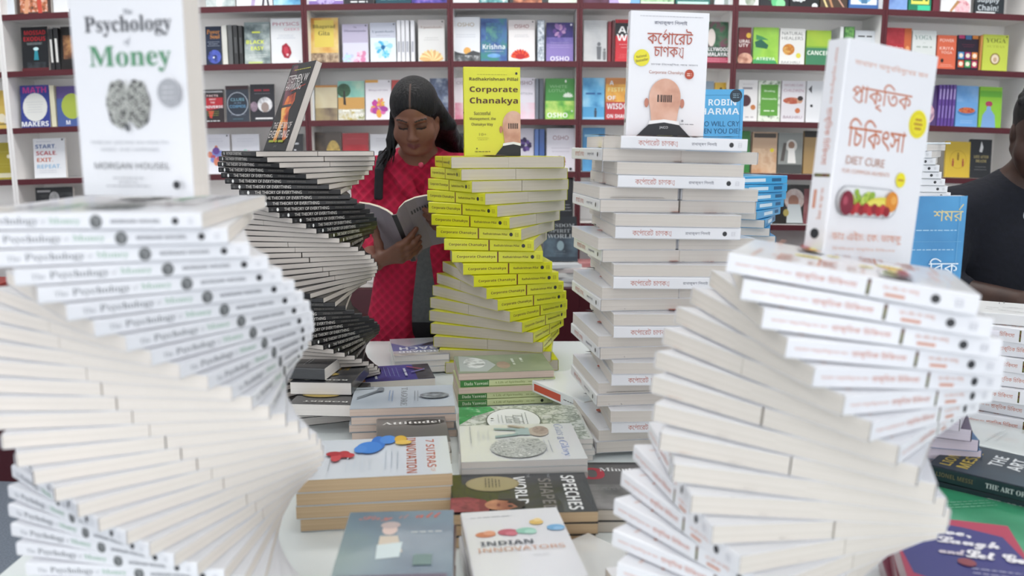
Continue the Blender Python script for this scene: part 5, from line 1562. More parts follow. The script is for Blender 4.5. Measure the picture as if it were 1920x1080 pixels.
lay(((530, 688), (597, 690)), .8625, .14, 'L', [.0255], None, ['small black paperback on top of the charcoal pile, by the left spiral'], None,
    cols=[mat('#2b2d31', .28, coat=.4)], papers=[PAPER_WHITE], Lfix=.1, dyaw=-.02,
    fronts=[elements([('b', .5, .5, 2, .7, .08, '#c4c6c8'), ('r', .6, .1, .9, .3, '#5a5d62')])])

# black and red book tucked beside the tall stack
lay(((1098, 955), (1200, 955)), .785, .185, 'A', [.0175, .0175], None,
    ['dark grey paperback with huge red digits, beside the right spiral', 'grey paperback under the red digits book'], 'pile under the red digits book',
    cols=[mat('#4c4b4c', .3, coat=.4)] * 2, Lfix=.14,
    fronts=[elements([('r', 0, .95, 1, 1, '#2a2a2c'), ('t', '10', .22, .74, .6, .26, '#a8283c', 'b'), ('t', 'Minutes', .72, .83, .5, .08, '#d6d6d6', 's'), ('n', 0, 0, 1, .5, ('#4a494a', '#6a6a68', '#8a8888'), 20), ('b', .5, .4, 2, .6, .04, '#8f8f8f')]), None])

# white pile with a red strip leaning against the tall stack's foot
def red_strip(S):
    S.rect(S.w * .15, S.h * .2, S.w * .62, S.h * .78, mat('#c9523c', .4))
    S.bars(S.w * .75, S.h * .5, 1, S.w * .2, .01, mat('#6a6a6a', .5), .002)


def yellow_seal(A):
    A.ell(A.w * .85, A.h * .12, A.w * .1, A.w * .1, mat('#d6c62a', .4), 16)
    A.ell(A.w * .7, A.h * .5, A.w * .07, A.w * .04, mat('#b0483a', .4), 12)


for k, (px, py, yaw, lab) in enumerate(((1112, 790, -62, 'white paperback at the foot of the tall stack, lower of the slanted pair'), (1105, 720, -58, 'white paperback with red spine strip, upper of the slanted pair by the tall stack'))):
    A = Art(.135, .21)
    yellow_seal(A)
    S = Art(.21, .026)
    if k == 1:
        red_strip(S)
    pp = at_z(px, py, .75 + .0275 * (k + 1))
    make_book(.135, .21, .0265, mat('#e0e4e3', .3, coat=.4), lab, pose((pp.x - .03 + .01 * k, pp.y, .7506 + .0275 * k), radians(yaw)), 'slanted white pair', front=A, spine=S, paper=PAPER_WHITE)

# right-hand front of the table
def art_living(S):
    S.text('LIONEL MESSI', S.w * .18, S.h * .5, S.w * .24, S.h * .3, mat('#6a5f3f', .5), st='b')
    S.text('THE ART OF LIVING', S.w * .58, S.h * .5, S.w * .4, S.h * .34, mat('#c4c8c8', .5), st='s')


NAVY = mat('#26313a', .25, 'navy_cover', coat=.5)
pl = at_z(1908, 880, .822)
for k in range(3):
    A = Art(.14, .21)
    if k == 0:
        draw(A, [('n', 0, 0, 1, 1, ('#26313a', '#2f3f4a', '#3a4f5c'), 8), ('t', 'LIONEL', .42, .91, .62, .075, '#c9b04a', 'b'), ('t', 'MESSI', .44, .8, .62, .08, '#c9b04a', 'b'), ('t', 'THE', .62, .64, .36, .09, '#dfe3e4', 'b'), ('t', 'ART', .62, .52, .4, .09, '#dfe3e4', 'b'), ('b', .5, .2, 2, .5, .06, '#8fa0a8')])
    S = Art(.21, .0226)
    art_living(S)
    make_book(.14, .21, .0226, NAVY, ('dark navy paperback with gold capitals, topmost at the right edge', 'dark navy paperback, middle of the gold capitals pile', 'dark navy paperback, lowest of the gold capitals pile')[k],
              pose((pl.x + .004 * k, pl.y + .003 * k, .8 - .0236 * k - .0005), radians(-43 + 2 * k)), 'pile of navy books', front=A, spine=S)
# support under the navy pile is the table itself

GREENC = noise_mat(('#2f8a62', '#4fa07c', '#7fbf9f'), 9, .1, coat=.9)
pg_ = at_z(1800, 962, .79)
A = Art(.2, .26)
draw(A, [('n', .04, .03, .96, .86, ('#2f8a62', '#3f9a70', '#5fae88'), 9), ('b', .5, .6, 3, .5, .04, '#8fc4a8'), ('c', .8, .12, .06, .04, '#b8b84a')])
make_book(.2, .26, .02, mat('#d2dcd6', .12, coat=.9), 'large green shrink-wrapped book at the right, behind the pink book', pose((pg_.x + .02, pg_.y + .0, .7702), radians(-84)), None, front=A, paper=PAPER_WHITE)
make_book(.2, .26, .0185, mat('#c9b8d0', .2, coat=.6), 'pale violet book under the large green one', pose((pg_.x + .024, pg_.y - .006, .7506), radians(-81)), None, paper=PAPER_WHITE)
pv = at_z(1905, 1052, .77)
make_book(.14, .2, .019, mat('#6f3f80', .2, coat=.7), 'purple glossy book at the lower right picture corner', pose((pv.x + .05, pv.y - .02, .7506), radians(-100)), None)
pf = at_z(1850, 812, .765)
A = Art(.15, .22)
draw(A, [('b', .4, .7, 3, .5, .05, '#a3aaaa'), ('b', .5, .4, 2, .6, .05, '#b3baba')])
make_book(.15, .22, .014, mat('#d6dcda', .12, coat=.9), 'thin white shrink-wrapped book left of the navy pile', pose((pf.x, pf.y, .7506), radians(-50)), None, front=A, paper=PAPER_WHITE)

pk = at_z(1782, 1030, .83)
A = Art(.14, .205)
draw(A, [('r', 0, 0, 1, 1, '#b03252'), ('p', [(.06, .2), (.02, .5), (.06, .82), (.3, .93), (.6, .9), (.9, .82), (.98, .5), (.94, .12), (.5, .04)], '#34347a'), ('m', .28, .93, .18, .12, ('#7a3a30', '#b06a50', '#8a2f44'), 40),
         ('t', 'Live,', .44, .80, .38, .11, '#e6e4ea', 'K'), ('t', 'Laugh', .58, .66, .48, .13, '#e6e4ea', 'K'), ('t', 'and', .42, .52, .2, .065, '#d2c8d2', 'K'), ('t', 'Let Go', .74, .52, .44, .1, '#f0eef2', 'K'), ('c', .5, .4, .07, .07, '#8a3a44'), ('b', .7, .3, 2, .5, .06, '#c4c4d8')])
make_book(.14, .205, .026, mat('#a32c48', .25, coat=.5), 'pink and blue paperback with white script, lower right corner', pose((pk.x + .01, pk.y - .01, .8015), radians(-90 - 17)), None, front=A)
for k in range(2):
    make_book(.14, .205, .0245, mat(('#8f2540', '#7a2038')[k], .25, coat=.5), 'dark pink paperback, %s under the white script book' % ('directly', 'lowest')[k], pose((pk.x + .008 - .004 * k, pk.y - .012, .7761 - .0252 * k), radians(-109 + 3 * k)), 'pile under the white script book')

# shrink-wrapped white books lying by the foot of the right spiral
for k, (px, py, yaw) in enumerate(((1150, 1055, -50), (1165, 1010, -46), (1185, 965, -42))):
    pp = at_z(px, py, .77)
    S = Art(.2, .018)
    lines(S, .4, .5, .4, .003, '#b6b0aa')
    if k < 1:
        make_book(.13, .2, .018, mat('#dadcda', .1, coat=.9), 'shrink-wrapped white paperback at the foot of the right spiral', pose((pp.x - .01, pp.y - .03, .7506), radians(yaw)), None, spine=S, paper=PAPER_WARM)
# flat books on the ledge at the left picture edge
for k in range(5):
    pp = at_y(-20, 560, 3.15)
    make_book(.13, .2, .02, mat(('#4a5f8f', '#b0493c', '#c9c4a8', '#4f6f5a', '#a83a34')[k], .35), 'coloured flat paperback at the left picture edge, %s from the bottom' % ordinal(k + 1),
              pose((pp.x, 3.18 , bend((pp.x, 0, ZLEDGE))[2] + .0008 + .0206 * k), radians(90 + rs.uniform(-5, 5))), 'flat books on the left cabinet ledge', paper=PAPER_WHITE)


# ------------------------------------------------------------------ people: one continuous surface per body, grown from a smooth distance field
class Field:
    def __init__(self, xs, ys, zs):
        self.xs, self.ys, self.zs = [np.asarray(a, np.float32) for a in (xs, ys, zs)]
        self.D = np.full((len(xs), len(ys), len(zs)), 1.0, np.float32)

    def block(self, lo, hi):
        sl = []
        for a, l, h in zip((self.xs, self.ys, self.zs), lo, hi):
            sl.append(slice(max(0, int(np.searchsorted(a, l)) - 1), min(len(a), int(np.searchsorted(a, h)) + 1)))
        sl = tuple(sl)
        g = np.meshgrid(self.xs[sl[0]], self.ys[sl[1]], self.zs[sl[2]], indexing='ij', sparse=True)
        return sl, g

    def put(self, sl, d, k, sub=False):
        a = self.D[sl]
        if sub:
            d = -d
            h = np.clip(.5 - .5 * (d - a) / k, 0, 1) if k else None
            if k:
                self.D[sl] = d + (a - d) * h + k * h * (1 - h)
            else:
                self.D[sl] = np.maximum(a, d)
        else:
            if k:
                h = np.clip(.5 + .5 * (d - a) / k, 0, 1)
                self.D[sl] = d + (a - d) * h - k * h * (1 - h)
            else:
                self.D[sl] = np.minimum(a, d)

    def cap(self, a, b, ra, rb, k=.01, sub=False):
        a, b = np.array(a, np.float32), np.array(b, np.float32)
        m = max(ra, rb) + k + .03
        sl, g = self.block(np.minimum(a, b) - m, np.maximum(a, b) + m)
        ab = b - a
        L2 = float(ab @ ab) + 1e-12
        p = [g[i] - a[i] for i in range(3)]
        t = np.clip((p[0] * ab[0] + p[1] * ab[1] + p[2] * ab[2]) / L2, 0, 1)
        d = np.sqrt((p[0] - t * ab[0]) ** 2 + (p[1] - t * ab[1]) ** 2 + (p[2] - t * ab[2]) ** 2) - (ra + (rb - ra) * t)
        self.put(sl, d, k, sub)

    def ell(self, c, r, B=None, k=.01, sub=False):
        """ellipsoid; B rows are its axes in world space"""
        c = np.array(c, np.float32)
        B = np.eye(3) if B is None else np.array(B)
        ext = np.sqrt(sum((B[i] * r[i]) ** 2 for i in range(3))) + k + .03
        sl, g = self.block(c - ext, c + ext)
        p = [g[i] - c[i] for i in range(3)]
        q = [(p[0] * B[i][0] + p[1] * B[i][1] + p[2] * B[i][2]) for i in range(3)]
        k0 = np.sqrt((q[0] / r[0]) ** 2 + (q[1] / r[1]) ** 2 + (q[2] / r[2]) ** 2)
        k1 = np.sqrt((q[0] / r[0] ** 2) ** 2 + (q[1] / r[1] ** 2) ** 2 + (q[2] / r[2] ** 2) ** 2) + 1e-9
        self.put(sl, k0 * (k0 - 1) / k1, k, sub)

    def chain(self, pts, rs, k=.01, sub=False):
        for i in range(len(pts) - 1):
            self.cap(pts[i], pts[i + 1], rs[i], rs[i + 1], k, sub)

    def mesh(self):
        D = self.D
        S = D < 0
        nx, ny, nz = D.shape
        cnt = np.zeros((nx - 1, ny - 1, nz - 1), np.int8)
        for dx in (0, 1):
            for dy in (0, 1):
                for dz in (0, 1):
                    cnt += S[dx:nx - 1 + dx, dy:ny - 1 + dy, dz:nz - 1 + dz]
        act = np.argwhere((cnt > 0) & (cnt < 8))
        idx = np.full(cnt.shape, -1, np.int32)
        idx[act[:, 0], act[:, 1], act[:, 2]] = np.arange(len(act))
        i, j, k = act.T
        pos = np.zeros((len(act), 3))
        n = np.zeros(len(act))
        cor = [(0, 0, 0), (1, 0, 0), (0, 1, 0), (1, 1, 0), (0, 0, 1), (1, 0, 1), (0, 1, 1), (1, 1, 1)]
        P = [np.stack([self.xs[i + c[0]], self.ys[j + c[1]], self.zs[k + c[2]]], 1) for c in cor]
        V = [D[i + c[0], j + c[1], k + c[2]] for c in cor]
        for a in range(8):
            for b in range(a + 1, 8):
                if sum(abs(cor[a][q] - cor[b][q]) for q in range(3)) != 1:
                    continue
                m = (V[a] < 0) != (V[b] < 0)
                t = (V[a] / (V[a] - V[b] + 1e-12))[:, None]
                pos += np.where(m[:, None], P[a] + (P[b] - P[a]) * t, 0)
                n += m
        pos /= n[:, None]
        F = []
        for ax in range(3):
            o = [q for q in range(3) if q != ax]
            sa = [slice(1, -1)] * 3
            sb = [slice(1, -1)] * 3
            sa[ax], sb[ax] = slice(0, -1), slice(1, None)
            A, Bq = S[tuple(sa)], S[tuple(sb)]
            e = np.argwhere(A != Bq)
            fl = A[e[:, 0], e[:, 1], e[:, 2]]
            base = e.copy()
            for q in o:
                base[:, q] += 1
            q4 = []
            for (u, v) in ((-1, -1), (0, -1), (0, 0), (-1, 0)):
                c = base.copy()
                c[:, o[0]] += u
                c[:, o[1]] += v
                q4.append(idx[c[:, 0], c[:, 1], c[:, 2]])
            q4 = np.stack(q4, 1)
            if ax == 1:
                fl = ~fl
            q4 = np.where(fl[:, None], q4, q4[:, ::-1])
            F.append(q4)
        F = np.concatenate(F)
        F = F[(F >= 0).all(1)]
        return pos, F


def grid(lo, hi, step, fine=None):
    """coordinates from lo to hi; fine = (a, b, s) uses the step s between a and b"""
    if not fine:
        return np.arange(lo, hi + step, step)
    a, b, s = fine
    out = list(np.arange(lo, a, step)) + list(np.arange(a, b, s)) + list(np.arange(b, hi + step, step))
    return np.array(out)


def mesh_obj(name, field, mats, pick=None, parent=None, relax=1):
    V, F = field.mesh()
    for _ in range(relax):
        acc = np.zeros_like(V)
        n = np.zeros(len(V))
        for a in range(4):
            b = (a + 1) % 4
            np.add.at(acc, F[:, a], V[F[:, b]])
            np.add.at(acc, F[:, b], V[F[:, a]])
            np.add.at(n, F[:, a], 1)
            np.add.at(n, F[:, b], 1)
        V = V * .5 + .5 * acc / np.maximum(n, 1)[:, None]
    me = bpy.data.meshes.new(name)
    me.vertices.add(len(V))
    me.vertices.foreach_set('co', V.astype(np.float32).ravel())
    me.loops.add(4 * len(F))
    me.loops.foreach_set('vertex_index', F.astype(np.int32).ravel())
    me.polygons.add(len(F))
    me.polygons.foreach_set('loop_start', np.arange(0, 4 * len(F), 4, dtype=np.int32))
    me.polygons.foreach_set('use_smooth', np.ones(len(F), bool))
    for m in mats:
        me.materials.append(m)
    if pick is not None:
        C = V[F].mean(1)
        me.polygons.foreach_set('material_index', pick(C).astype(np.int32))
    me.update(calc_edges=True)
    me.validate()
    o = bpy.data.objects.new(name, me)
    COL.objects.link(o)
    if parent is not None:
        o.parent = parent
    return o


def fabric(name, c1, c2, kind, scale, strength, rough=.9):
    m = bpy.data.materials.new(name)
    m.use_nodes = True
    nt = m.node_tree
    b = nt.nodes['Principled BSDF']
    b.inputs['Roughness'].default_value = rough
    tc = nt.nodes.new('ShaderNodeTexCoord')
    mp = nt.nodes.new('ShaderNodeMapping')
    nt.links.new(tc.outputs['Object'], mp.inputs[0])
    if kind == 'knit':
        mp.inputs['Rotation'].default_value = (0, radians(45), 0)
        mp.inputs['Scale'].default_value = (1, .02, 1)
        tx = nt.nodes.new('ShaderNodeTexVoronoi')
        tx.inputs['Scale'].default_value = scale
        tx.inputs['Randomness'].default_value = 0.0
        out = tx.outputs['Distance']
    else:
        tx = nt.nodes.new('ShaderNodeTexNoise')
        tx.inputs['Scale'].default_value = scale
        out = tx.outputs['Fac']
    nt.links.new(mp.outputs[0], tx.inputs['Vector'])
    cr = nt.nodes.new('ShaderNodeValToRGB')
    cr.color_ramp.elements[0].color = lin(c1)
    cr.color_ramp.elements[0].position = .1
    cr.color_ramp.elements[1].color = lin(c2)
    cr.color_ramp.elements[1].position = .75
    nt.links.new(out, cr.inputs[0])
    nt.links.new(cr.outputs[0], b.inputs['Base Color'])
    bp = nt.nodes.new('ShaderNodeBump')
    bp.inputs['Strength'].default_value = strength
    bp.inputs['Distance'].default_value = .008
    nt.links.new(out, bp.inputs['Height'])
    nt.links.new(bp.outputs[0], b.inputs['Normal'])
    return m


def hair_mat():
    m = bpy.data.materials.new('black_hair')
    m.use_nodes = True
    nt = m.node_tree
    b = nt.nodes['Principled BSDF']
    b.inputs['Base Color'].default_value = lin('#0d0c0f')
    b.inputs['Roughness'].default_value = .46
    b.inputs['Specular IOR Level'].default_value = .3
    tc = nt.nodes.new('ShaderNodeTexCoord')
    mp = nt.nodes.new('ShaderNodeMapping')
    mp.inputs['Scale'].default_value = (260, 260, 14)
    nz = nt.nodes.new('ShaderNodeTexNoise')
    nz.inputs['Scale'].default_value = 1.0
    bp = nt.nodes.new('ShaderNodeBump')
    bp.inputs['Strength'].default_value = .9
    bp.inputs['Distance'].default_value = .006
    nt.links.new(tc.outputs['Object'], mp.inputs[0])
    nt.links.new(mp.outputs[0], nz.inputs['Vector'])
    nt.links.new(nz.outputs['Fac'], bp.inputs['Height'])
    nt.links.new(bp.outputs[0], b.inputs['Normal'])
    return m


HAIR = hair_mat()


class HeadFrame:
    def __init__(self, c, nod, yaw=0.0, roll=0.0, s=1.0):
        R = Matrix.Rotation(yaw, 3, 'Z') @ Matrix.Rotation(nod, 3, 'X') @ Matrix.Rotation(roll, 3, 'Y')
        self.x = np.array(R @ Vector((1, 0, 0)))
        self.f = np.array(R @ Vector((0, -1, 0)))
        self.u = np.array(R @ Vector((0, 0, 1)))
        self.c, self.s = np.array(c), s
        self.B = [self.x, self.f, self.u]

    def p(self, x, f, u):
        return self.c + self.s * (x * self.x + f * self.f + u * self.u)

    def loc(self, C):
        d = (C - self.c) / self.s
        return d @ self.x, d @ self.f, d @ self.u


def add_head(F, H):
    s = H.s
    e = lambda x, f, u, r, k=.012, sub=False: F.ell(H.p(x, f, u), [q * s for q in r], H.B, k * s, sub)
    c = lambda a, b, ra, rb, k=.008, sub=False: F.cap(H.p(*a), H.p(*b), ra * s, rb * s, k * s, sub)
    e(0, -.005, .035, (.072, .092, .082))
    e(0, .034, -.02, (.062, .058, .085), .03)
    e(0, .048, -.062, (.046, .044, .048), .03)
    e(0, .078, -.1, (.02, .016, .015), .02)
    for sx in (-1, 1):
        e(sx * .041, .058, -.042, (.029, .027, .029), .025)            # cheeks
        c((sx * .060, .0, -.05), (sx * .03, .06, -.098), .02, .015, .03)     # jaw
        e(sx * .031, .093, .003, (.019, .014, .0125), .012, True)     # eye sockets
        e(sx * .031, .0765, .001, (.0175, .0125, .0125), .004)        # closed lids over the eyes
        c((sx * .016, .089, .0215), (sx * .048, .078, .0215), .0055, .004, .012)   # brows
        e(sx * .0735, -.008, -.012, (.009, .019, .03), .006)          # ears
        e(sx * .0105, .098, -.041, (.0085, .0095, .0075), .006)       # nostril wings
    c((0, .085, .008), (0, .106, -.034), .0062, .0105, .012)          # nose
    e(0, .106, -.037, (.0125, .011, .0105), .006)
    c((-.019, .082, -.066), (0, .0925, -.0635), .0036, .0052, .006)   # lips
    c((.019, .082, -.066), (0, .0925, -.0635), .0036, .0052, .006)
    c((-.015, .083, -.0735), (0, .0915, -.0745), .0042, .0062, .005)
    c((.015, .083, -.0735), (0, .0915, -.0745), .0042, .0062, .005)
    c((-.019, .0885, -.0695), (.019, .0885, -.0695), .0013, .0013, .002, True)


def face_pick(H, skin=0, lip=1, dark=2):
    def pick(C):
        x, f, u = H.loc(C)
        k = np.full(len(C), skin)
        ax = np.abs(x)
        lipz = (ax < .021) & (f > .078) & (u < -.0605 + .12 * ax) & (u > -.0795 + .28 * ax)
        k[lipz] = lip
        brow = (ax > .013) & (ax < .051) & (f > .055) & (np.abs(u - (.0215 + .004 * np.sin((ax - .013) / .038 * 2.6))) < .0024 - .03 * np.maximum(ax - .035, 0))
        k[brow] = dark
        socket_shade = (((ax - .031) / .021) ** 2 + ((u - .002) / .0125) ** 2 < 1) & (f > .045)  # shade of the eye sockets, painted as a darker skin tone
        k[socket_shade & (k == skin)] = 3
        lash = (ax > .0145) & (ax < .0475) & (f > .05) & (np.abs(u - (-.0065 - .16 * (.0165 - np.abs(ax - .031)))) < .0034)
        k[lash] = dark
        return k
    return pick


# ------------------------------------------------------------------ the open book in the young woman's hands
hx = at_y(739, 402, 2.17)
BH = np.array([hx.x, 2.17, hx.z])
bs = np.array([.20, .62, -.76]); bs /= np.linalg.norm(bs)               # from head to tail along the spine
ba = np.array([1., 0, 0]); ba -= bs * (ba @ bs); ba /= np.linalg.norm(ba)
bb = np.cross(ba, bs)                                                    # towards the reader
if bb[2] < 0:
    bb = -bb


def BP(a, b, t):
    return BH + ba * a + bb * b + bs * t


LCUR = [(-.006, 0), (-.022, .018), (-.045, .037), (-.072, .053), (-.104, .066)]
RCUR = [(.006, 0), (.010, .020), (.024, .040), (.05, .051), (.078, .053), (.108, .049)]
BLEN = .178
ob = thing('open_book', 'open paperback with grey cover held in the reading girl\'s hands', 'book')
GREYC = mat('#8e868b', .5, 'grey_mauve_cover')


def strip(mbx, curve, off0, off1, t0, t1, m):
    """a curved slab between two offsets of the cross-section curve"""
    n = len(curve)
    for k in range(n - 1):
        (a0, b0), (a1, b1) = curve[k], curve[k + 1]
        f0, f1 = k / (n - 1), (k + 1) / (n - 1)
        o00, o01 = off0(f0), off1(f0)
        o10, o11 = off0(f1), off1(f1)
        P = [BP(a0, b0 + o00, t0), BP(a1, b1 + o10, t0), BP(a1, b1 + o11, t0), BP(a0, b0 + o01, t0),
             BP(a0, b0 + o00, t1), BP(a1, b1 + o10, t1), BP(a1, b1 + o11, t1), BP(a0, b0 + o01, t1)]
        fs = [(0, 1, 2, 3), (7, 6, 5, 4), (0, 4, 5, 1), (3, 2, 6, 7)]
        if k == 0:
            fs.append((0, 3, 7, 4))
        if k == n - 2:
            fs.append((1, 5, 6, 2))
        mbx.add(P, fs, m)


mbk = MB()
cv = LCUR[::-1] + RCUR
strip(mbk, cv, lambda f: -.0014, lambda f: 0.0, 0, BLEN, GREYC)
mbk.add([BP(-.0066, -.0018, 0.001), BP(.0066, -.0018, .001), BP(.0066, -.0018, BLEN - .001), BP(-.0066, -.0018, BLEN - .001)], [(0, 1, 2, 3)], mat('#1d1b1d', .45))
ink = mat('#4a484c', .6)
for q in range(9):
    a0, a1 = .03 + q * .0075, .034 + q * .0075
    bq = lambda a: float(np.interp(a, [c[0] for c in RCUR], [c[1] for c in RCUR])) - .0019
    mbk.add([BP(a0, bq(a0), .035 - q * .0012), BP(a1, bq(a1), .035 - q * .0012), BP(a1, bq(a1), .047 - q * .0012), BP(a0, bq(a0), .047 - q * .0012)], [(0, 1, 2, 3)], ink)
mbk.build('cover', ob)
PB = page_mat('#cfc6b0', '#e0d8c4')
for cu in (LCUR, RCUR):
    pb_ = MB()
    strip(pb_, cu, lambda f: .0006, lambda f: .0095 - .002 * f, .003, BLEN - .003, PB)
    pb_.build('page_block', ob)


def finger(F, base, tip, bend_dir, r0=.0088, r1=.0072, lift=.012, k=.006):
    base, tip, bd = np.array(base), np.array(tip), np.array(bend_dir)
    p1 = base + (tip - base) * .42 + bd * lift
    p2 = base + (tip - base) * .74 + bd * lift * .8
    F.chain([base, p1, p2, tip], [r0, r0 * .97, r0 * .9, r1], k)


# ------------------------------------------------------------------ the reading young woman
SKIN_W = noise_mat(('#6a4332', '#724a38', '#795040'), 18, .5)
LIP_W = mat('#693a38', .42, 'lips')
BROW = mat('#1f1a19', .6, 'dark_brows')
HG = HeadFrame((at_y(777, 205, 2.42).x, 2.432, 1.388), radians(29), yaw=radians(-2), roll=radians(-1.5), s=.815)
gx = HG.c[0]
NB = (gx - .005, 2.545, 1.235)
SR, SL = (gx - .142, 2.545, 1.205), (gx + .132, 2.55, 1.213)
ER, EL = (gx - .152, 2.47, 1.005), (gx + .185, 2.47, 1.0)
WR, WL = tuple(BP(-.092, -.026, .138)), tuple(BP(.182, .0, .110))

fg = Field(grid(gx - .30, gx + .32, .0055, (gx - .115, gx + .13, .0024)), grid(2.08, 2.72, .0055, (2.10, 2.53, .0025)), grid(0.0, 1.53, .0065, (.98, 1.52, .0024)))
add_head(fg, HG)
fg.cap(NB, tuple(HG.p(0, -.02, -.05)), .052, .047, .03)
fg.ell((gx, 2.55, 1.08), (.125, .08, .15), k=.03)
fg.ell((gx, 2.545, .92), (.115, .078, .12), k=.04)
fg.ell((gx, 2.55, .80), (.145, .092, .12), k=.04)
for sx in (-1, 1):
    fg.ell((gx + sx * .06, 2.492, 1.09), (.05, .045, .05), k=.03)
fg.cap(SR, NB, .045, .05, .05)
fg.cap(SL, NB, .045, .05, .05)
for S_, E_, W_ in ((SR, ER, WR), (SL, EL, WL)):
    fg.chain([S_, E_, W_], [.045, .035, .023], .02)
for sx in (-1, 1):
    fg.chain([(gx + sx * .075, 2.55, .76), (gx + sx * .08, 2.545, .44), (gx + sx * .085, 2.56, .07)], [.068, .052, .036], .03)
    fg.chain([(gx + sx * .085, 2.56, .04), (gx + sx * .095, 2.45, .022)], [.036, .028], .02)
# hands: her right palm lies under the spine with its fingers along the other cover, the thumb up the near cover; her left holds the far edge
KR = [BP(-.014 - .003 * q, -.022, .092 + .0175 * q) for q in range(4)]
TR = [BP(.036 - .004 * abs(q - 1), .012 + .012 * (q < 1), .084 + .0185 * q) for q in range(4)]
pc = BP(-.048, -.018, .122)
for kk in KR:
    fg.cap(tuple(np.array(WR) * .45 + pc * .55), tuple(kk), .0145, .0108, .012)
for q in range(4):
    finger(fg, KR[q], TR[q], -bb, (.0088, .0090, .0086, .0076)[q], .0070, .010)
fg.chain([tuple(np.array(WR) * .6 + pc * .4), tuple(BP(-.078, .010, .108)), tuple(BP(-.082, .034, .086)), tuple(BP(-.078, .040, .064))], [.0125, .0112, .0095, .0075], .008)
KL = [BP(.112, .030 - .004 * q, .040 + .0175 * q) for q in range(4)]
TL_ = [BP(.064 + .004 * abs(q - 1), .039, .034 + .0185 * q) for q in range(4)]
pc = BP(.150, .018, .075)
for kk in KL:
    fg.cap(tuple(np.array(WL) * .45 + pc * .55), tuple(kk), .0145, .0108, .012)
for q in range(4):
    finger(fg, KL[q], TL_[q], -bb, (.0086, .0088, .0084, .0074)[q], .0068, .010)
fg.chain([tuple(np.array(WL) * .6 + pc * .4), tuple(BP(.142, .052, .060)), tuple(BP(.122, .070, .048)), tuple(BP(.098, .070, .042))], [.0125, .0112, .0095, .0075], .008)
girl = mesh_obj('person', fg, [SKIN_W, LIP_W, BROW, noise_mat(('#553629', '#5e3d2f'), 18, .5)], face_pick(HG))  # last tone is the painted shade around the eyes
tag(girl, 'young woman in a red knitted cardigan, head bowed, reading behind the table', 'person')

# hair
fh = Field(np.arange(gx - .2, gx + .22, .0025), np.arange(2.30, 2.66, .0025), np.arange(1.12, 1.53, .0025))
fh.ell(HG.p(0, -.012, .038), [q * HG.s for q in (.084, .101, .092)], HG.B, .01)
fh.ell(HG.p(0, -.045, -.03), [q * HG.s for q in (.078, .062, .085)], HG.B, .03)
fh.ell(HG.p(0, .105, -.050), [q * HG.s for q in (.0635, .085, .112)], HG.B, .012, True)
fh.chain([HG.p(0, .092, .085), HG.p(0, .07, .113), HG.p(0, .03, .131)], [.0022, .0022, .0016], .004, True)
rh = random.Random(12)
for q in range(16):                                        # thin wavy locks falling at her right, the picture's left
    o = (rh.uniform(-.010, .010), rh.uniform(-.02, .02))
    a = HG.p(-.078, -.01 + o[1], .015 - .045 * rh.random())
    ex, ey = rh.uniform(700, 738), rh.uniform(296, 330)
    w0 = at_y(738 + 8 * (rh.random() - .5), 262, 2.45)
    w1 = at_y(ex * .5 + 738 * .5 + 5, ey * .5 + 262 * .5 - 4, 2.45)
    w2 = at_y(ex, ey, 2.455)
    fh.chain([tuple(a), (w0.x + o[0], 2.45 + o[1], w0.z), (w1.x + .4 * o[0], 2.45 + o[1], w1.z), (w2.x, 2.455 + o[1], w2.z)], [.0075, .0052, .0034, .0014], .0025)
for q in range(10):                                        # heavier hair behind her left shoulder
    o = (rh.uniform(-.02, .02), rh.uniform(-.02, .02))
    a = HG.p(.066, -.03 + o[1], .015)
    w0 = at_y(826 + 5 * (q % 3), 236, 2.53)
    w1 = at_y(840 + 6 * (q % 4), 262, 2.58)
    w2 = at_y(846 + 7 * (q % 4), 285, 2.61)
    fh.chain([tuple(a), (w0.x + o[0], 2.50 + o[1], w0.z), (w1.x + o[0], 2.575 + o[1], w1.z), (w2.x, 2.60 + o[1], w2.z)], [.016, .016, .013, .004], .012)
fh.ell((gx + .01, 2.60, 1.25), (.085, .035, .10), k=.03)
def part_pick(C):
    x, f, u = HG.loc(C)
    return ((np.abs(x - .001) < .0024) & (f > .02) & (u > .06)).astype(int)


mesh_obj('hair', fh, [HAIR, mat('#4f3a32', .6, 'scalp')], part_pick, parent=girl)

# cardigan
KNIT = fabric('red_knit', '#7d0528', '#bd0f40', 'knit', 46, 1.0)
fc = Field(np.arange(gx - .27, gx + .28, .005), np.arange(2.30, 2.72, .005), np.arange(.50, 1.34, .005))
fc.ell((gx, 2.55, 1.08), (.142, .098, .17), k=.03)
fc.ell((gx, 2.55, .92), (.140, .098, .16), k=.05)
fc.ell((gx, 2.55, .74), (.172, .120, .24), k=.05)
for sx in (-1, 1):
    fc.ell((gx + sx * .06, 2.488, 1.09), (.06, .058, .065), k=.03)
for S_, E_, W_ in ((SR, ER, WR), (SL, EL, WL)):
    S_, E_, W_ = np.array(S_), np.array(E_), np.array(W_)
    fc.cap(S_, NB, .062, .062, .05)
    fc.chain([S_, S_ * .5 + E_ * .5, E_, E_ * .62 + W_ * .38], [.061, .056, .052, .044], .025)
for sx in (-1, 1):                                         # collar flaps
    fc.chain([(NB[0] + sx * .055, 2.55, 1.275), (NB[0] + sx * .062, 2.49, 1.245), (NB[0] + sx * .040 + .012, 2.452, 1.19), (NB[0] + .018 + sx * .012, 2.437, 1.145)], [.020, .024, .021, .014], .015)
fc.ell((NB[0], 2.515, 1.318), (.052, .060, .062), k=.010, sub=True)
fc.chain([(NB[0] - .002, 2.45, 1.292), (NB[0] - .001, 2.42, 1.247), (NB[0] + .008, 2.41, 1.188)], [.038, .020, .003], .008, True)
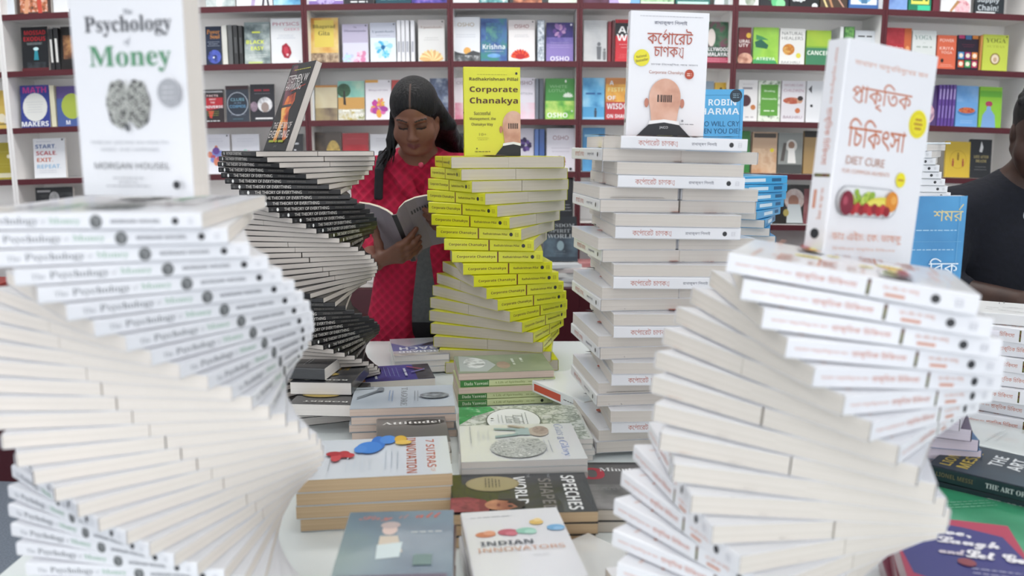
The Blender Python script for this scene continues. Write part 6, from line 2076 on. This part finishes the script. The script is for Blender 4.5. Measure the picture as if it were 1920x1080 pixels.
# open front below the chest: the grey shirt shows between the two edges
XO = at_y(799, 500, 2.47).x
fc.chain([(XO - .008, 2.42, 1.11), (XO - .002, 2.42, 1.03), (XO, 2.42, .50)], [.036, .050, .058], .012, True)
fc.ell((gx, 2.55, .50), (.155, .10, .06), k=.01, sub=True)
card = mesh_obj('cardigan', fc, [KNIT], parent=girl, relax=1)
bt = MB()
bc = at_y(789, 309, 2.425)
bmb = bmesh.new(); bmesh.ops.create_uvsphere(bmb, u_segments=14, v_segments=8, radius=.0075); bmesh.ops.scale(bmb, vec=(1, .45, 1), verts=bmb.verts); bmesh.ops.translate(bmb, vec=(bc.x, 2.427, bc.z), verts=bmb.verts)
bmb.verts.index_update()
bt.add([v.co for v in bmb.verts], [[v.index for v in f.verts] for f in bmb.faces], mat('#c23a5a', .35)); bmb.free()
bt.build('button', card, smooth=True)

TEE = fabric('grey_jersey', '#4b4f52', '#5b6063', 'noise', 90, .3)
ft = Field(np.arange(gx - .2, gx + .2, .005), np.arange(2.40, 2.70, .005), np.arange(.66, 1.30, .005))
ft.ell((gx, 2.55, 1.08), (.132, .087, .155), k=.03)
ft.ell((gx, 2.548, .92), (.126, .086, .14), k=.04)
ft.ell((gx, 2.55, .80), (.152, .098, .13), k=.04)
for sx in (-1, 1):
    ft.ell((gx + sx * .06, 2.492, 1.09), (.054, .05, .055), k=.03)
ft.ell((NB[0], 2.49, 1.25), (.062, .075, .075), k=.012, sub=True)
mesh_obj('t_shirt', ft, [TEE], parent=girl)

BLKC = fabric('black_trousers', '#15151a', '#1d1d23', 'noise', 60, .2)
fp = Field(np.arange(gx - .2, gx + .2, .007), np.arange(2.40, 2.70, .007), np.arange(.05, .88, .007))
fp.ell((gx, 2.55, .78), (.149, .098, .1), k=.03)
for sx in (-1, 1):
    fp.chain([(gx + sx * .075, 2.55, .76), (gx + sx * .08, 2.545, .44), (gx + sx * .085, 2.56, .09)], [.074, .060, .048], .03)
mesh_obj('trousers', fp, [BLKC], parent=girl)
fs_ = Field(np.arange(gx - .2, gx + .2, .006), np.arange(2.38, 2.66, .006), np.arange(-.012, .12, .006))
for sx in (-1, 1):
    fs_.chain([(gx + sx * .085, 2.575, .045), (gx + sx * .09, 2.50, .038), (gx + sx * .097, 2.435, .032)], [.043, .040, .032], .02)
mesh_obj('shoes', fs_, [mat('#2a2422', .5)], parent=girl)

# bag on her back, its strap over her right shoulder
bag = thing('backpack', 'black backpack on the reading girl\'s back, one strap over her shoulder', 'bag', None)
fb = Field(np.arange(gx - .2, gx + .2, .007), np.arange(2.62, 2.86, .007), np.arange(.84, 1.26, .007))
fb.ell((gx, 2.735, 1.04), (.13, .065, .17), k=.02)
mesh_obj('bag_body', fb, [BLKC], parent=bag)
s0 = at_y(711, 318, 2.452)
s1 = at_y(709, 372, 2.436)
fb = Field(np.arange(s0.x - .06, s0.x + .06, .0035), np.arange(2.38, 2.72, .0035), np.arange(1.10, 1.32, .0035))
for dx in (-.008, 0, .008):
    fb.chain([(s0.x + dx, 2.66, 1.20), (s0.x + dx, 2.60, 1.275), (s0.x + dx, 2.53, 1.283), (s0.x + dx, 2.478, 1.255), (s0.x + dx, 2.452, s0.z), (s1.x + dx, 2.442, s1.z)], [.0052] * 6, .004)
mesh_obj('strap', fb, [BLKC], parent=bag)

# ------------------------------------------------------------------ the man in navy at the right picture edge
SKIN_M = noise_mat(('#35231d', '#3d2922', '#463027'), 18, .5)
mx = at_y(1932, 250, 2.5).x
HM = HeadFrame((mx, 2.43, 1.345), radians(20), yaw=radians(-28), s=1.06)
MN = (mx + .02, 2.56, 1.17)
MR, ML = (mx - .185, 2.56, 1.10), (mx + .20, 2.58, 1.09)
MER, MEL = (mx - .235, 2.50, .885), (mx + .25, 2.50, .83)
w_ = at_y(1916, 562, 2.33)
MWR, MWL = (w_.x - .01, 2.33, .875), (mx + .16, 2.33, .86)
fm = Field(grid(mx - .34, mx + .40, .006, (mx - .16, mx + .12, .003)), grid(2.18, 2.78, .006, (2.20, 2.54, .003)), grid(0.0, 1.50, .007, (.82, 1.49, .003)))
add_head(fm, HM)
fm.cap(MN, tuple(HM.p(0, -.02, -.05)), .062, .056, .03)
fm.ell((mx + .02, 2.58, .99), (.165, .105, .18), k=.03)
fm.ell((mx + .02, 2.58, .80), (.155, .105, .16), k=.04)
fm.cap(MR, MN, .055, .06, .05)
fm.cap(ML, MN, .055, .06, .05)
for S_, E_, W_ in ((MR, MER, MWR), (ML, MEL, MWL)):
    fm.chain([S_, E_, W_], [.056, .044, .029], .02)
for sx in (-1, 1):
    fm.chain([(mx + .02 + sx * .09, 2.58, .74), (mx + .02 + sx * .095, 2.57, .42), (mx + .02 + sx * .1, 2.59, .07)], [.095, .062, .042], .03)
    fm.chain([(mx + .02 + sx * .1, 2.59, .045), (mx + .02 + sx * .11, 2.46, .03)], [.042, .034], .02)
for W_, sx in ((MWR, 1), (MWL, -1)):
    W_ = np.array(W_)
    d = np.array([sx * .88, -.45, -.05])
    side = np.array([sx * .3, .55, -.75]); side /= np.linalg.norm(side)
    kn = [W_ + d * (.082 - .004 * abs(q - 1)) + side * (.019 * (q - 1.5)) for q in range(4)]
    for kk in kn:
        fm.cap(tuple(W_ + d * .012), tuple(kk), .019, .0125, .014)
    for q in range(4):
        tip = kn[q] + d * (.048 - .007 * abs(q - 1)) + np.array([0, -.022, -.034])
        finger(fm, kn[q], tip, np.array([0, -.3, .9]), .0100, .0082, .012)
    fm.chain([tuple(W_ + d * .03 - side * .012), tuple(W_ + d * .055 - side * .045), tuple(W_ + d * .085 - side * .052), tuple(W_ + d * .105 - side * .046)], [.015, .013, .0115, .009], .008)
man = mesh_obj('person', fm, [SKIN_M, mat('#4a2a28', .45), BROW, noise_mat(('#2b1c17', '#34221c'), 18, .5)], face_pick(HM))  # darkest skin tone paints shade into his eye sockets
tag(man, 'person in a dark navy jacket at the right picture edge, looking down', 'person')
fh = Field(np.arange(mx - .14, mx + .14, .0035), np.arange(2.28, 2.62, .0035), np.arange(1.22, 1.50, .0035))
fh.ell(HM.p(0, -.014, .045), [q * HM.s for q in (.079, .096, .083)], HM.B, .01)
fh.ell(HM.p(0, -.05, -.01), [q * HM.s for q in (.074, .055, .07)], HM.B, .03)
fh.ell(HM.p(0, .110, -.045), [q * HM.s for q in (.072, .088, .108)], HM.B, .012, True)
fh.ell(HM.p(0, .02, -.10), [q * HM.s for q in (.09, .10, .075)], HM.B, .01, True)
rh = random.Random(4)
for q in range(26):
    a, b = rh.uniform(-1.1, 1.1), rh.uniform(-.6, .9)
    p = HM.p(.074 * sin(a), -.01 + .085 * sin(b), .045 + .08 * cos(a) * cos(b))
    fh.ell(p, (.012, .012, .012), k=.01)
mesh_obj('hair', fh, [HAIR], parent=man)
NAVYJ = fabric('navy_jacket', '#0a0d17', '#0f1320', 'noise', 70, .35)
fj = Field(np.arange(mx - .36, mx + .42, .007), np.arange(2.26, 2.80, .007), np.arange(.56, 1.26, .007))
fj.ell((mx + .02, 2.58, .99), (.182, .123, .195), k=.03)
fj.ell((mx + .02, 2.58, .82), (.178, .125, .20), k=.05)
fj.ell((mx + .02, 2.58, .70), (.185, .128, .14), k=.05)
for S_, E_, W_ in ((MR, MER, MWR), (ML, MEL, MWL)):
    S_, E_, W_ = np.array(S_), np.array(E_), np.array(W_)
    fj.cap(S_, MN, .074, .072, .05)
    fj.chain([S_, S_ * .5 + E_ * .5, E_, E_ * .7 + W_ * .3], [.075, .069, .062, .05], .025)
fj.ell((MN[0] - .015, 2.515, 1.262), (.060, .075, .075), k=.012, sub=True)
fj.ell((mx + .02, 2.58, .53), (.17, .115, .07), k=.01, sub=True)
mesh_obj('jacket', fj, [NAVYJ], parent=man)
fsh = Field(np.arange(mx - .15, mx + .18, .006), np.arange(2.42, 2.70, .006), np.arange(.95, 1.32, .006))
fsh.chain([(MN[0], 2.545, 1.178), (MN[0], 2.555, 1.10)], [.070, .086], .01)
fsh.ell((MN[0] - .015, 2.50, 1.235), (.052, .078, .05), k=.008, sub=True)
mesh_obj('collar', fsh, [mat('#b9bcc4', .7)], parent=man)
fp = Field(np.arange(mx - .22, mx + .27, .008), np.arange(2.42, 2.75, .008), np.arange(.05, .80, .008))
for sx in (-1, 1):
    fp.chain([(mx + .02 + sx * .09, 2.58, .72), (mx + .02 + sx * .095, 2.57, .42), (mx + .02 + sx * .1, 2.59, .09)], [.105, .074, .056], .03)
mesh_obj('trousers', fp, [BLKC], parent=man)
fs_ = Field(np.arange(mx - .2, mx + .25, .007), np.arange(2.38, 2.70, .007), np.arange(-.014, .13, .007))
for sx in (-1, 1):
    fs_.chain([(mx + .02 + sx * .1, 2.61, .052), (mx + .02 + sx * .107, 2.52, .044), (mx + .02 + sx * .114, 2.445, .038)], [.050, .046, .037], .02)
mesh_obj('shoes', fs_, [mat('#1d1b1b', .5)], parent=man)


# ------------------------------------------------------------------ beyond some three hundred books in view, the ones that show least become one heap of stuff
bpy.context.view_layer.update()
from mathutils.bvhtree import BVHTree
bv, bf, owner = [], [], []
for o in COL.objects:
    if o.parent is not None or o.get('category') not in ('book', 'table', 'person', 'bookcase'):
        continue
    for ch in ([o] if o.type == 'MESH' else []) + list(o.children):
        if ch.type != 'MESH' or ch.name.startswith('page_block'):
            continue
        M = ch.matrix_world
        if o['category'] == 'person':
            me = ch.data
            b0 = len(bv)
            bv += [M @ v.co for v in me.vertices]
            bf += [tuple(b0 + i for i in p.vertices) for p in me.polygons]
            owner += [o.name] * len(me.polygons)
            continue
        if o['category'] == 'bookcase' and not ch.name.startswith(('side_panel', 'base_cabinet')):
            continue
        b0 = len(bv)
        bv += [M @ Vector(c) for c in ch.bound_box]
        for f in ((0, 1, 2, 3), (4, 7, 6, 5), (0, 4, 5, 1), (1, 5, 6, 2), (2, 6, 7, 3), (3, 7, 4, 0)):
            bf.append(tuple(b0 + i for i in f))
            owner.append(o.name)
tree = BVHTree.FromPolygons(bv, bf)
hits = {}
NXR, NYR = 640, 360
for jy in range(NYR):
    for ix in range(NXR):
        d = ray((ix + .5) * 1920 / NXR, (jy + .5) * 1080 / NYR)
        _l, _n, fi_, _d = tree.ray_cast(C_, d)
        if fi_ is not None:
            hits[owner[fi_]] = hits.get(owner[fi_], 0) + 1
books = [o for o in COL.objects if o.parent is None and o.get('category') == 'book' and o.name.startswith('paperback_book')]
books.sort(key=lambda o: -hits.get(o.name, 0))
KEEP = 300
rest = books[KEEP:]
PRINT_STATS = [hits.get(o.name, 0) for o in books]
sv, sf, si, sm = [], [], [], []
for o in rest:
    for ch in o.children:
        me = ch.data
        M = o.matrix_world
        b = len(sv)
        sv += [tuple(M @ v.co) for v in me.vertices]
        mp = []
        for m_ in me.materials:
            if m_ not in sm:
                sm.append(m_)
            mp.append(sm.index(m_))
        for p in me.polygons:
            sf.append(tuple(b + q for q in p.vertices))
            si.append(mp[p.material_index])
for o in rest:
    for ch in list(o.children):
        bpy.data.objects.remove(ch)
    bpy.data.objects.remove(o)
so = link_mesh('remaining_paperbacks', sv, sf, sm, si)
so['kind'] = 'stuff'
tag(so, 'remaining paperbacks barely showing at the backs and feet of the piles and shelves', 'books')
print('VISIBLE', PRINT_STATS[::10], len(sv))
